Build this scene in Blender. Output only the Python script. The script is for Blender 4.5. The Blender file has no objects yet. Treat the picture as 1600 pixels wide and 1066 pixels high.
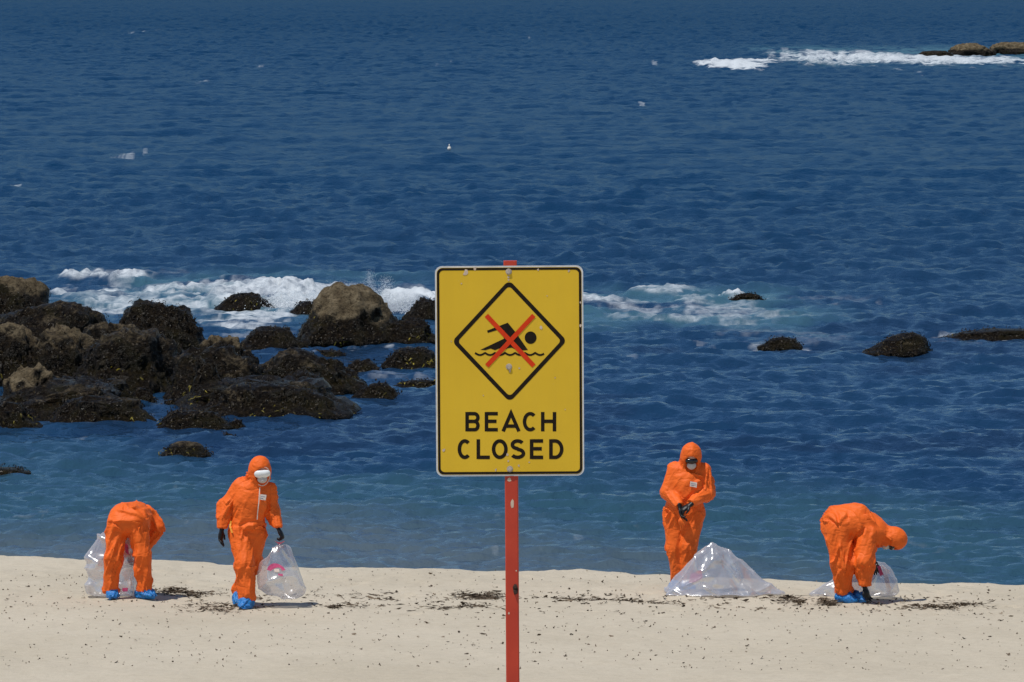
import bpy, bmesh, math, random
import numpy as np
from mathutils import Vector, Matrix

sc = bpy.context.scene
R = math.radians
# ------------------------------------------------------------------ camera
FPX, CX, CY, HOR = 8889.0, 800.0, 533.0, -25.0
CAMZ = 7.6
PITCH = math.atan((CY - HOR) / FPX)
cam_d = bpy.data.cameras.new('camera')
cam = bpy.data.objects.new('camera', cam_d)
sc.collection.objects.link(cam)
cam.location = (0, 0, CAMZ)
cam.rotation_euler = (R(90) - PITCH, 0, 0)
cam_d.sensor_width = 36.0
cam_d.lens = FPX / 1600 * 36.0
cam_d.clip_start = 0.5
cam_d.clip_end = 60000
sc.camera = cam
# ------------------------------------------------------------------ light
SUNV = Vector((-0.30, -0.26, 0.92)).normalized()
world = bpy.data.worlds.new('World')
sc.world = world
world.use_nodes = True
wn = world.node_tree
bg = wn.nodes['Background']
sky = wn.nodes.new('ShaderNodeTexSky')
sky.sky_type = 'NISHITA'
sky.sun_disc = False
sky.sun_elevation = math.asin(SUNV.z)
sky.sun_rotation = math.atan2(SUNV.x, SUNV.y)
sky.air_density = 1.0
sky.dust_density = 0.0
sky.ozone_density = 1.8
wn.links.new(sky.outputs[0], bg.inputs[0])
bg.inputs[1].default_value = 0.085
sun_d = bpy.data.lights.new('sun', 'SUN')
sun_d.energy = 3.6
sun_d.angle = R(0.53)
sun_d.color = (1.0, 0.965, 0.91)
sun = bpy.data.objects.new('sun', sun_d)
sc.collection.objects.link(sun)
sun.rotation_euler = (-SUNV).to_track_quat('-Z', 'Y').to_euler()
sun.location = (0, 0, 60)
sc.view_settings.view_transform = 'Standard'
sc.view_settings.look = 'None'
sc.view_settings.exposure = 0.0
sc.view_settings.gamma = 1.0
sc.view_settings.use_curve_mapping = False
sc.cycles.use_denoising = True
sc.cycles.max_bounces = 8
sc.cycles.transparent_max_bounces = 16

COL = sc.collection
rng = np.random.default_rng(7)

# ------------------------------------------------------------------ helpers
def ray(px, py):
    a, b = (px - CX) / FPX, (CY - py) / FPX
    c, s = math.cos(PITCH), math.sin(PITCH)
    return np.array((a, c + b * s, -s + b * c))

def W(px, py, z=0.0):
    d = ray(px, py)
    t = (z - CAMZ) / d[2]
    return np.array((0, 0, CAMZ)) + d * t

def z_at(py, y):
    d = ray(CX, py)
    return CAMZ + d[2] / d[1] * y

def sstep(a, b, x):
    t = np.clip((x - a) / (b - a), 0, 1)
    return t * t * (3 - 2 * t)

def _h(ix, iy, iz, seed):
    n = (ix * 374761393 + iy * 668265263 + iz * 2147483647 + seed * 144665) & 0xFFFFFFFF
    n = ((n ^ (n >> 13)) * 1274126177) & 0xFFFFFFFF
    n = ((n ^ (n >> 15)) * 2246822519) & 0xFFFFFFFF
    n = n ^ (n >> 16)
    return (n & 0xFFFFFF).astype(np.float64) / 0xFFFFFF

def vnoise(p, seed=0):
    """value noise 0..1 on an (N,3) array"""
    f = np.floor(p)
    u = p - f
    u = u * u * u * (u * (u * 6 - 15) + 10)
    i = f.astype(np.int64)
    x, y, z = i[:, 0], i[:, 1], i[:, 2]
    r = 0
    for dx in (0, 1):
        wx = u[:, 0] if dx else 1 - u[:, 0]
        for dy in (0, 1):
            wy = u[:, 1] if dy else 1 - u[:, 1]
            for dz in (0, 1):
                wz = u[:, 2] if dz else 1 - u[:, 2]
                r = r + wx * wy * wz * _h(x + dx, y + dy, z + dz, seed)
    return r

def fbm(p, octv=4, seed=0, gain=0.5, lac=2.03):
    a, s, t = 1.0, 0.0, 0.0
    for k in range(octv):
        s = s + a * vnoise(p, seed + k * 17)
        t += a
        a *= gain
        p = p * lac + 3.7
    return s / t

def ridged(p, octv=4, seed=0):
    a, s, t = 1.0, 0.0, 0.0
    for k in range(octv):
        s = s + a * (1 - np.abs(2 * vnoise(p, seed + k * 13) - 1))
        t += a
        a *= 0.5
        p = p * 2.07 + 5.1
    return s / t

def v3(x, y, z=0.0):
    x, y = np.broadcast_arrays(x, y)
    return np.stack([x.ravel(), y.ravel(), np.full(x.size, z) if np.isscalar(z) else z.ravel()], 1)

def mesh_np(name, verts, faces, smooth=True):
    """verts (N,3), faces (M,k) array"""
    me = bpy.data.meshes.new(name)
    verts = np.asarray(verts, dtype=np.float32)
    faces = np.asarray(faces, dtype=np.int32)
    k = faces.shape[1]
    me.vertices.add(len(verts))
    me.vertices.foreach_set('co', verts.ravel())
    me.loops.add(faces.size)
    me.loops.foreach_set('vertex_index', faces.ravel())
    me.polygons.add(len(faces))
    me.polygons.foreach_set('loop_start', np.arange(0, faces.size, k, dtype=np.int32))
    me.polygons.foreach_set('loop_total', np.full(len(faces), k, dtype=np.int32))
    me.update(calc_edges=True)
    me.validate()
    me.polygons.foreach_set('use_smooth', np.full(len(me.polygons), smooth, dtype=bool))
    return me

def attr(me, name, data):
    a = me.attributes.new(name, 'FLOAT', 'POINT')
    a.data.foreach_set('value', np.asarray(data, dtype=np.float32).ravel())

def attr_col(me, name, data):
    a = me.attributes.new(name, 'FLOAT_COLOR', 'POINT')
    d = np.ones((len(data), 4), dtype=np.float32)
    d[:, :3] = data
    a.data.foreach_set('color', d.ravel())

def link(name, me, mat=None, parent=None, loc=None):
    o = bpy.data.objects.new(name, me)
    COL.objects.link(o)
    if mat is not None:
        me.materials.append(mat)
    if parent is not None:
        o.parent = parent
    if loc is not None:
        o.location = loc
    return o

def tag(o, label, cat, group=None, kind=None):
    if label: o['label'] = label
    if cat: o['category'] = cat
    if group: o['group'] = group
    if kind: o['kind'] = kind
    return o

def thing(name, label, cat, loc, rot=(0, 0, 0), group=None):
    o = bpy.data.objects.new(name, None)
    COL.objects.link(o)
    o.location = loc
    o.rotation_euler = rot
    o.empty_display_size = 0.2
    return tag(o, label, cat, group)

def vert_normals(me):
    n = np.empty(len(me.vertices) * 3, dtype=np.float32)
    me.vertex_normals.foreach_get('vector', n)
    return n.reshape(-1, 3).astype(np.float64)

# ------------------------------------------------------------------ materials
class NT:
    def __init__(s, name):
        s.m = bpy.data.materials.new(name)
        s.m.use_nodes = True
        s.t = s.m.node_tree
        s.b = s.t.nodes['Principled BSDF']
        s.out = s.t.nodes['Material Output']
    def n(s, typ, **kw):
        nd = s.t.nodes.new(typ)
        for k, v in kw.items():
            if k.startswith('i_'):
                nd.inputs[k[2:].replace('_', ' ')].default_value = v
            else:
                setattr(nd, k, v)
        return nd
    def l(s, a, b):
        s.t.links.new(a, b)
    def set(s, **kw):
        for k, v in kw.items():
            s.b.inputs[k.replace('_', ' ')].default_value = v
    def noise(s, scale, detail=4, rough=0.55, coord='Object', vscale=None):
        tc = s.n('ShaderNodeTexCoord')
        src = tc.outputs[coord]
        if vscale:
            mp = s.n('ShaderNodeMapping')
            mp.inputs['Scale'].default_value = vscale
            s.l(src, mp.inputs['Vector'])
            src = mp.outputs[0]
        nz = s.n('ShaderNodeTexNoise')
        nz.inputs['Scale'].default_value = scale
        nz.inputs['Detail'].default_value = detail
        nz.inputs['Roughness'].default_value = rough
        s.l(src, nz.inputs['Vector'])
        return nz.outputs['Fac']
    def ramp(s, fac, stops):
        r = s.n('ShaderNodeValToRGB')
        el = r.color_ramp.elements
        while len(el) > 1: el.remove(el[-1])
        el[0].position = stops[0][0]; el[0].color = (*stops[0][1], 1)
        for p, c in stops[1:]:
            e = el.new(p); e.color = (*c, 1)
        s.l(fac, r.inputs['Fac'])
        return r.outputs['Color']
    def mix(s, fac, a, b):
        m = s.n('ShaderNodeMix', data_type='RGBA')
        if isinstance(fac, (int, float)): m.inputs[0].default_value = fac
        else: s.l(fac, m.inputs[0])
        for i, v in ((6, a), (7, b)):
            if isinstance(v, tuple): m.inputs[i].default_value = (*v, 1)
            else: s.l(v, m.inputs[i])
        return m.outputs[2]
    def math(s, op, a, b=0.0, clamp=False):
        m = s.n('ShaderNodeMath', operation=op, use_clamp=clamp)
        for i, v in ((0, a), (1, b)):
            if isinstance(v, (int, float)): m.inputs[i].default_value = v
            else: s.l(v, m.inputs[i])
        return m.outputs[0]
    def bump(s, h, strength=0.5, dist=0.02, normal=None):
        b = s.n('ShaderNodeBump')
        b.inputs['Strength'].default_value = strength
        b.inputs['Distance'].default_value = dist
        s.l(h, b.inputs['Height'])
        if normal is not None: s.l(normal, b.inputs['Normal'])
        s.l(b.outputs[0], s.b.inputs['Normal'])
        return b.outputs[0]
    def attr(s, name, out='Fac'):
        a = s.n('ShaderNodeAttribute', attribute_name=name)
        return a.outputs[out]
    def base(s, c):
        if isinstance(c, tuple): s.b.inputs['Base Color'].default_value = (*c, 1)
        else: s.l(c, s.b.inputs['Base Color'])

def simple(name, col, rough=0.5, var=0.15, scale=20, bump=0.0, bdist=0.005, spec=0.5, detail=4):
    t = NT(name)
    f = t.noise(scale, detail)
    lo = tuple(c * (1 - var) for c in col); hi = tuple(min(1, c * (1 + var)) for c in col)
    t.base(t.ramp(f, [(0.3, lo), (0.7, hi)]))
    t.set(Roughness=rough, Specular_IOR_Level=spec)
    if bump: t.bump(f, bump, bdist)
    return t.m

# sea -------------------------------------------------------------
t = NT('sea_water')
foam = t.attr('foam')
col = t.attr('water_colour', 'Color')
n1 = t.noise(3.2, 6, 0.72, 'Object', (1.0, 0.6, 1))
f2 = t.math('MULTIPLY', t.math('SUBTRACT', n1, 0.52), 2.2)
fm = t.math('ADD', foam, t.math('MULTIPLY', f2, t.math('MULTIPLY', foam, 0.85)))
fmask = t.n('ShaderNodeMapRange', interpolation_type='SMOOTHSTEP')
t.l(fm, fmask.inputs[0]); fmask.inputs[1].default_value = 0.12; fmask.inputs[2].default_value = 1.05
fmo = fmask.outputs[0]
w1 = t.noise(0.75, 5, 0.62, 'Object', (1.0, 0.6, 1))
w2 = t.noise(5.0, 3, 0.6, 'Object', (1.0, 0.6, 1))
hh = t.math('ADD', w1, t.math('MULTIPLY', w2, 0.16))
bmp = t.n('ShaderNodeBump'); bmp.inputs['Strength'].default_value = 0.9; bmp.inputs['Distance'].default_value = 0.20
t.l(hh, bmp.inputs['Height'])
dif = t.n('ShaderNodeBsdfDiffuse')
t.l(t.mix(fmo, col, (0.55, 0.59, 0.62)), dif.inputs[0]); t.l(bmp.outputs[0], dif.inputs['Normal'])
gls = t.n('ShaderNodeBsdfGlossy'); gls.inputs['Roughness'].default_value = 0.12
gls.inputs[0].default_value = (0.46, 0.66, 0.92, 1)
t.l(bmp.outputs[0], gls.inputs['Normal'])
fr = t.n('ShaderNodeFresnel'); fr.inputs['IOR'].default_value = 1.33
t.l(bmp.outputs[0], fr.inputs['Normal'])
ff = t.math('MULTIPLY', t.math('MULTIPLY', fr.outputs[0], t.attr('mirror')), t.math('SUBTRACT', 1.0, fmo))
mx = t.n('ShaderNodeMixShader')
t.l(ff, mx.inputs[0]); t.l(dif.outputs[0], mx.inputs[1]); t.l(gls.outputs[0], mx.inputs[2])
t.l(mx.outputs[0], t.out.inputs['Surface'])
t.t.nodes.remove(t.b)
M_SEA = t.m

# sand ------------------------------------------------------------
t = NT('dry_sand')
a = t.noise(0.35, 5, 0.6)
b = t.noise(9.0, 6, 0.7)
c = t.noise(140.0, 2, 0.7)
s1 = t.ramp(a, [(0.3, (0.510, 0.443, 0.338)), (0.7, (0.580, 0.510, 0.400))])
s2 = t.ramp(c, [(0.25, (0.66, 0.64, 0.60)), (0.5, (1, 1, 1)), (0.8, (1.12, 1.1, 1.08))])
mm = t.n('ShaderNodeMix', data_type='RGBA', blend_type='MULTIPLY')
mm.inputs[0].default_value = 0.75
t.l(s1, mm.inputs[6]); t.l(s2, mm.inputs[7])
s3 = t.ramp(b, [(0.28, (0.86, 0.85, 0.83)), (0.55, (1, 1, 1))])
m2 = t.n('ShaderNodeMix', data_type='RGBA', blend_type='MULTIPLY')
m2.inputs[0].default_value = 0.8
t.l(mm.outputs[2], m2.inputs[6]); t.l(s3, m2.inputs[7])
t.base(m2.outputs[2])
t.set(Roughness=0.9, Specular_IOR_Level=0.15)
t.bump(t.math('ADD', t.noise(22, 5, 0.65), t.math('MULTIPLY', c, 0.25)), 0.5, 0.03)
M_SAND = t.m

# rock ------------------------------------------------------------
t = NT('intertidal_rock')
dry = t.attr('dry')
n1 = t.noise(3.0, 8, 0.68, 'Object')
n2 = t.noise(14.0, 6, 0.7, 'Object')
wet = t.ramp(n2, [(0.25, (0.003, 0.002, 0.0015)), (0.5, (0.009, 0.006, 0.0032)), (0.64, (0.026, 0.017, 0.008)), (0.8, (0.07, 0.05, 0.032))])
dr = t.ramp(n1, [(0.25, (0.04, 0.028, 0.017)), (0.45, (0.12, 0.09, 0.052)), (0.62, (0.22, 0.172, 0.105)), (0.8, (0.36, 0.30, 0.20))])
dsp = t.ramp(n2, [(0.36, (0.16, 0.13, 0.10)), (0.5, (1, 1, 1))])
dm = t.n('ShaderNodeMix', data_type='RGBA', blend_type='MULTIPLY'); dm.inputs[0].default_value = 0.8
t.l(dr, dm.inputs[6]); t.l(dsp, dm.inputs[7])
mr = t.n('ShaderNodeMapRange', interpolation_type='SMOOTHSTEP')
t.l(t.math('ADD', dry, t.math('MULTIPLY', t.math('SUBTRACT', n2, 0.5), 0.7)), mr.inputs[0])
mr.inputs[1].default_value = 0.25; mr.inputs[2].default_value = 0.75
olive = t.noise(1.7, 3, 0.5)
wet2 = t.mix(t.math('MULTIPLY', t.math('SUBTRACT', olive, 0.5, True), 2.2, True), wet, (0.030, 0.025, 0.006))
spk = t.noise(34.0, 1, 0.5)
wet3 = t.mix(t.math('MULTIPLY', t.math('GREATER_THAN', spk, 0.735), 0.8), wet2, (0.34, 0.31, 0.26))  # pale specks painted into the colour for barnacles and wet glints
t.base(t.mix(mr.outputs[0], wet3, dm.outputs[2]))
t.l(t.math('ADD', t.math('MULTIPLY', mr.outputs[0], 0.55), 0.33), t.b.inputs['Roughness'])
t.set(Specular_IOR_Level=0.13)
t.bump(t.math('ADD', n1, t.math('MULTIPLY', n2, 0.6)), 1.0, 0.16)
M_ROCK = t.m

def weed_mat(name, stops, rough=0.55):
    t = NT(name)
    oi = t.attr('tone')
    t.base(t.ramp(oi, stops))
    t.set(Roughness=rough, Specular_IOR_Level=0.15)
    return t.m
M_WEED = weed_mat('wet_kelp', [(0, (0.008, 0.006, 0.004)), (0.5, (0.020, 0.013, 0.007)), (0.8, (0.024, 0.017, 0.006)), (0.92, (0.045, 0.034, 0.008)), (0.955, (0.11, 0.09, 0.012)), (1.0, (0.24, 0.19, 0.022))])
M_WRACK = weed_mat('dry_seaweed', [(0, (0.03, 0.021, 0.014)), (0.5, (0.085, 0.062, 0.042)), (0.85, (0.16, 0.12, 0.08)), (1, (0.25, 0.19, 0.13))], 0.8)

# cloth, plastic, paint -------------------------------------------
t = NT('orange_coverall_fabric')
f = t.noise(5, 4)
t.base(t.ramp(f, [(0.3, (0.77, 0.122, 0.012)), (0.7, (0.86, 0.150, 0.018))]))
t.set(Roughness=0.6, Specular_IOR_Level=0.25)
wr = t.noise(17, 5, 0.6)
fold = t.math('MINIMUM', t.math('ABSOLUTE', t.math('SUBTRACT', t.noise(6.5, 2, 0.45, 'Object', (1, 1, 1.5)), 0.5)), 0.10)
t.bump(t.math('ADD', t.math('MULTIPLY', wr, 0.10), fold), 0.42, 0.09)
M_SUIT = t.m
t = NT('blue_shoe_cover_plastic')
f = t.noise(30, 4)
t.base(t.ramp(f, [(0.3, (0.008, 0.13, 0.42)), (0.7, (0.02, 0.24, 0.62))]))
t.set(Roughness=0.3)
t.bump(f, 0.8, 0.03)
M_BLUE = t.m
M_GLOVE = simple('black_nitrile', (0.007, 0.007, 0.008), 0.4, 0.3, 40, 0.5, 0.008, spec=0.28)
M_MASK = simple('white_respirator', (0.52, 0.48, 0.45), 0.7, 0.05, 40, 0.3, 0.004)
M_SKIN = simple('skin', (0.52, 0.28, 0.20), 0.5, 0.1, 30)
M_GOGGLE = simple('dark_goggle_lens', (0.012, 0.012, 0.014), 0.12, 0.1, 10)
M_GOGGLEW = simple('white_goggle_shield', (0.80, 0.82, 0.82), 0.2, 0.04, 10)
M_TRIM = simple('white_trim', (0.66, 0.54, 0.46), 0.6, 0.08, 60)
M_PATCH = simple('pale_fabric_patch', (0.70, 0.62, 0.55), 0.7, 0.12, 60)
M_INK = simple('dark_print', (0.22, 0.22, 0.30), 0.6, 0.2, 60)
M_PINK = simple('pink_print', (0.52, 0.08, 0.18), 0.5, 0.25, 30, spec=.2)
M_YELLOWTIE = simple('yellow_cord', (0.85, 0.36, 0.03), 0.6, 0.1, 40)

def plastic_mat(name, alpha, tint):
    t = NT(name)
    tr = t.n('ShaderNodeBsdfTransparent'); tr.inputs[0].default_value = (*tint, 1)
    df = t.n('ShaderNodeBsdfDiffuse'); df.inputs[0].default_value = (0.88, 0.87, 0.90, 1)
    tl = t.n('ShaderNodeBsdfTranslucent'); tl.inputs[0].default_value = (0.88, 0.87, 0.90, 1)
    gl = t.n('ShaderNodeBsdfGlossy'); gl.inputs['Roughness'].default_value = 0.2
    lw = t.n('ShaderNodeLayerWeight'); lw.inputs[0].default_value = 0.35
    n = t.noise(9, 5, 0.6)
    m1 = t.n('ShaderNodeMixShader'); m1.inputs[0].default_value = 0.5
    t.l(df.outputs[0], m1.inputs[1]); t.l(tl.outputs[0], m1.inputs[2])
    fac = t.math('ADD', t.math('MULTIPLY', lw.outputs['Facing'], 0.30), t.math('ADD', t.math('MULTIPLY', n, 0.25), alpha - 0.12), True)
    m2 = t.n('ShaderNodeMixShader'); t.l(fac, m2.inputs[0])
    t.l(tr.outputs[0], m2.inputs[1]); t.l(m1.outputs[0], m2.inputs[2])
    m3 = t.n('ShaderNodeMixShader'); m3.inputs[0].default_value = 0.26
    t.l(m2.outputs[0], m3.inputs[1]); t.l(gl.outputs[0], m3.inputs[2])
    bp = t.n('ShaderNodeBump'); bp.inputs['Strength'].default_value = 0.25; bp.inputs['Distance'].default_value = 0.008
    t.l(t.noise(13, 4, 0.6), bp.inputs['Height'])
    t.l(bp.outputs[0], gl.inputs['Normal'])
    t.l(m3.outputs[0], t.out.inputs['Surface'])
    t.t.nodes.remove(t.b)
    return t.m
M_BAG = plastic_mat('clear_plastic_film', 0.36, (0.95, 0.95, 0.97))
M_BAG2 = plastic_mat('thin_clear_plastic_film', 0.20, (0.95, 0.95, 0.97))
M_BAG3 = plastic_mat('frosted_plastic_film', 0.34, (0.95, 0.95, 0.97))

t = NT('yellow_sign_sheeting')
f = t.noise(2.5, 5); g = t.noise(60, 4, 0.7)
c1 = t.ramp(f, [(0.3, (0.70, 0.44, 0.020)), (0.7, (0.78, 0.50, 0.026))])
st = t.noise(5, 5, 0.6, 'Object', (6, 1, 0.5))
c2 = t.mix(t.math('MULTIPLY', t.math('GREATER_THAN', g, 0.705), 0.5), c1, (0.62, 0.48, 0.28))
c3 = t.mix(t.math('MULTIPLY', st, 0.16), c2, (0.42, 0.28, 0.05))
t.base(c3); t.set(Roughness=0.5, Specular_IOR_Level=0.25)
M_YEL = t.m
M_BLACK = simple('black_sign_print', (0.014, 0.009, 0.005), 0.6, 0.35, 60, spec=0.15)
M_RED = simple('red_sign_print', (0.66, 0.045, 0.008), 0.6, 0.1, 30, spec=0.15)
M_ALU = simple('bare_aluminium_edge', (0.60, 0.60, 0.60), 0.45, 0.12, 50)
M_CHIP = simple('chipped_paint', (0.58, 0.45, 0.34), 0.8, 0.2, 80)
M_BOLT = simple('galvanised_bolt', (0.42, 0.36, 0.30), 0.45, 0.3, 90)
t = NT('red_post_paint')
f = t.noise(6, 5); g = t.noise(26, 6, 0.72, 'Object', (1, 1, 0.35))
c1 = t.ramp(f, [(0.3, (0.44, 0.032, 0.012)), (0.7, (0.54, 0.048, 0.018))])
c2 = t.mix(t.math('GREATER_THAN', g, 0.71), c1, (0.22, 0.12, 0.08))
t.base(c2); t.set(Roughness=0.45)
t.bump(g, 0.2, 0.004)
M_POST = t.m
M_RUST = simple('rusty_steel', (0.05, 0.025, 0.016), 0.8, 0.5, 80)
M_SPRAY = simple('white_spray', (0.80, 0.83, 0.85), 0.6, 0.03, 10)
M_BUOY = simple('white_float_plastic', (0.75, 0.70, 0.62), 0.4, 0.1, 10)

# ------------------------------------------------------------------ sand
def crest_y(x):
    return 69.55 - 0.256 * x + 0.12 * np.sin(x * 0.9 + 1) + 0.06 * np.sin(x * 2.7)

_rf = random.Random(3)
FOOT = []
for _ in range(70):                       # old footprints trodden along the weed line
    FOOT.append((_rf.uniform(-7, 7), _rf.gauss(65.6, 1.5), _rf.uniform(0, 6.28)))
def sand_z(x, y, detail=True):
    x = np.atleast_1d(np.asarray(x, float)); y = np.atleast_1d(np.asarray(y, float))
    x, y = np.broadcast_arrays(x, y)
    x = x.astype(float); y = y.astype(float)
    tt = crest_y(x) - y
    z = np.where(tt < 0, 0.45 + 0.26 * tt, 0.45 + 0.020 * tt)
    z = z - 0.05 * np.exp(-(tt / 0.35) ** 2)
    z = z + 0.05 * sstep(4.9, 5.3, tt + 0.25 * np.sin(x * 1.3))           # low terrace lip
    ramp_ = np.clip(56.0 - y, 0, None)
    z = np.where(y < 56, z - 0.020 * ramp_ + 0.080 * ramp_ * sstep(0, 6, ramp_), z)
    if detail:
        p = v3(x, y)
        nz = (fbm(p * np.array([0.9, 0.6, 1]), 3, 5) - 0.5) * 0.10 + (fbm(p * np.array([4.5, 3.0, 1]), 3, 9) - 0.5) * 0.045
        amp = (0.6 + 0.6 * np.exp(-((tt - 2.2) / 2.4) ** 2)).ravel()
        z = z + (nz * amp).reshape(z.shape) * sstep(-6, -1, tt)
        for fx, fy, fa in FOOT:
            ca, sa = math.cos(fa), math.sin(fa)
            m = (np.abs(x - fx) < .4) & (np.abs(y - fy) < .4)
            if m.any():
                u = (x[m] - fx) * ca + (y[m] - fy) * sa; v = -(x[m] - fx) * sa + (y[m] - fy) * ca
                d2 = (u / .16) ** 2 + (v / .08) ** 2
                z[m] += -.035 * np.exp(-d2 ** 2) + .012 * np.exp(-(d2 - 1.8) ** 2)
    return z

def ground_at(px, py):
    z = 0.55
    for _ in range(6):
        p = W(px, py, z)
        z = float(sand_z(p[0], p[1])[0])
    p = W(px, py, z); p[2] = z
    return p

xs = np.concatenate([np.linspace(-70, -9, 50)[:-1], np.linspace(-9, 9, 330), np.linspace(9, 70, 50)[1:]])
ys = np.concatenate([np.linspace(-25, 53, 80)[:-1], np.linspace(53, 73, 300), np.linspace(73, 85, 20)[1:]])
XX, YY = np.meshgrid(xs, ys)
ZZ = sand_z(XX, YY)
nx, ny = len(xs), len(ys)
idx = np.arange(nx * ny).reshape(ny, nx)
faces = np.stack([idx[:-1, :-1], idx[:-1, 1:], idx[1:, 1:], idx[1:, :-1]], -1).reshape(-1, 4)
sand = link('sand_beach', mesh_np('sand_beach', np.stack([XX.ravel(), YY.ravel(), ZZ.ravel()], 1), faces), M_SAND)
tag(sand, 'pale dry sand sloping down to the water', 'beach', kind='structure')

# ------------------------------------------------------------------ rocks table (pixel box of each rock in the photo gives its size and its distance)
# label, x0, x1, top, base, depth ratio, dry amount, dry start height fraction, seed, shape (peak x offset), boxiness
ROCKS = [
 ('big boulder with pale flat top at the far left end of the reef', -60, 97, 433, 532, .8, 1.0, .80, 1, -.35, .72),
 ('flat dark ledge in front of the pale topped boulder, far left', -40, 182, 474, 548, .7, .35, .8, 2, .2, .6),
 ('large dark humped rock at the back of the reef, left of the kelp channel', 176, 327, 472, 566, .7, .25, .85, 3, .3, .7),
 ('brown pitted rock at the left picture edge below the ledge', -50, 78, 508, 604, .8, .62, .62, 4, -.2, .75),
 ('brown lichen streaked rock in the middle of the left reef', 40, 168, 511, 606, .8, .58, .66, 5, -.1, .75),
 ('long dark weedy rock behind the tide pool', 108, 285, 516, 618, .75, .4, .75, 6, .1, .7),
 ('rounded pale grey brown boulder low at the left edge', 0, 92, 572, 652, .9, .9, .6, 7, .1, .85),
 ('dark overhanging rock at the white water gap', 205, 286, 529, 600, .8, .1, .9, 8, .2, .7),
 ('light brown topped rock in the centre of the reef', 305, 402, 522, 600, .8, .75, .7, 9, -.2, .72),
 ('broad dark kelp covered rock right of the tide pool', 268, 432, 547, 632, .7, .15, .85, 10, 0, .75),
 ('long dark rock tapering right into the sea', 385, 562, 549, 618, .7, .05, .9, 11, -.5, .75),
 ('low shaggy kelp mat rock at the front right of the reef', 322, 534, 602, 655, .55, .05, .9, 12, -.45, .7),
 ('low dark rock in front left below the grey boulder', 72, 236, 619, 668, .55, .1, .9, 13, .1, .65),
 ('small dark rock at the left edge nearest the beach', -30, 60, 632, 673, .7, .1, .9, 14, .2, .7),
 ('low dark rock below the tide pool', 246, 357, 641, 673, .6, .1, .9, 15, -.2, .75),
 ('tiny rock just right of the rock below the tide pool', 352, 384, 656, 671, .7, .1, .9, 16, 0, .8),
 ('lone reddish brown rock in open water nearest the beach', 255, 323, 690, 713, .7, .5, .75, 17, 0, .75),
 ('very small reddish rock tip above the lone brown rock', 344, 366, 678, 686, .7, .4, .8, 18, 0, .8),
 ('dark mound rock left of the tall pale domed rock', 380, 474, 509, 546, .8, .05, .9, 19, -.05, .9),
 ('tall domed rock with dry pale crown amid the surf', 462, 640, 447, 540, .8, 1.3, .52, 20, .02, .95),
 ('dark shoulder rock leaning on the right of the domed rock', 590, 688, 496, 540, .7, .05, .9, 21, -.3, .7),
 ('dark jagged rock in the white surf left of the dome', 340, 424, 459, 485, .7, .1, .9, 22, .35, .8),
 ('low dark rock in the surf touching the dome', 452, 512, 471, 491, .8, .1, .9, 23, .2, .8),
 ('dark knobbly rock behind the left edge of the sign', 626, 706, 466, 502, .8, .1, .9, 24, .1, .8),
 ('flat topped dark rock in calm water left of the sign', 596, 690, 543, 573, .6, .05, .9, 25, -.2, .6),
 ('rounded rock with yellow weed in calm water left of the sign', 549, 630, 597, 624, .7, .1, .9, 26, 0, .9),
 ('thin weedy rock sliver barely above water left of the sign', 612, 700, 594, 604, .5, .0, .9, 27, .2, .6),
 ('low knobbly rock off the tip of the reef', 538, 592, 562, 584, .7, .05, .9, 28, -.1, .75),
 ('awash dark rock patch between the dome and the reef tip', 490, 540, 547, 556, .6, .0, .9, 29, 0, .7),
 ('small wave washed rock right of the sign in the surf', 1136, 1196, 459, 471, .7, .1, .9, 30, .2, .8),
 ('low weedy rock breaking the surface right of the sign', 1184, 1256, 528, 544, .6, .05, .9, 31, .4, .7),
 ('wedge shaped dark rock standing alone on the right', 1346, 1455, 522, 556, .7, .05, .9, 32, 1.5, .95),
 ('long thin dark ledge running off the right picture edge', 1462, 1660, 514, 533, .35, .05, .9, 33, .3, .45),
 ('dark weedy shelf between the grey boulder and the tide pool', 60, 222, 588, 640, .9, .1, .9, 35, .1, .65),
 ('knobbly brown streaked rock between the lichen rock and the back hump', 120, 232, 498, 580, .8, .5, .7, 36, 0, .75),
 ('small dark rock closing the left end of the tide pool', 196, 248, 606, 634, .8, .1, .9, 37, .1, .8),
 ('yellow weeded low rock standing inside the tide pool', 250, 292, 622, 634, .7, .1, .9, 38, 0, .8),
 ('dark rough rock under the light brown topped rock', 300, 350, 560, 640, .8, .2, .9, 39, 0, .75),
 ('shaggy low rock joining the kelp mat to the tapering rock', 420, 520, 582, 634, .8, .05, .9, 40, .0, .75),
 ('flat weedy rock tip at the right end of the reef', 500, 572, 574, 606, .7, .05, .9, 44, -.3, .7),
 ('broad low dark shelf under the boulders at the left edge', -60, 205, 596, 662, .9, .3, .85, 45, .2, .6),
 ('broad low kelp shelf under the rocks right of the tide pool', 285, 545, 590, 650, .9, .1, .9, 46, -.2, .6),
 ('dark rock just awash at the left edge of the water', -30, 42, 731, 741, .6, .1, .9, 34, -.2, .6),
]

def ico(sub):
    bm = bmesh.new()
    bmesh.ops.create_icosphere(bm, subdivisions=sub, radius=1.0)
    v = np.array([x.co[:] for x in bm.verts])
    f = np.array([[w.index for w in x.verts] for x in bm.faces])
    bm.free()
    return v, f
ICO = {s: ico(s) for s in (3, 4, 5, 6)}

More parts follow.
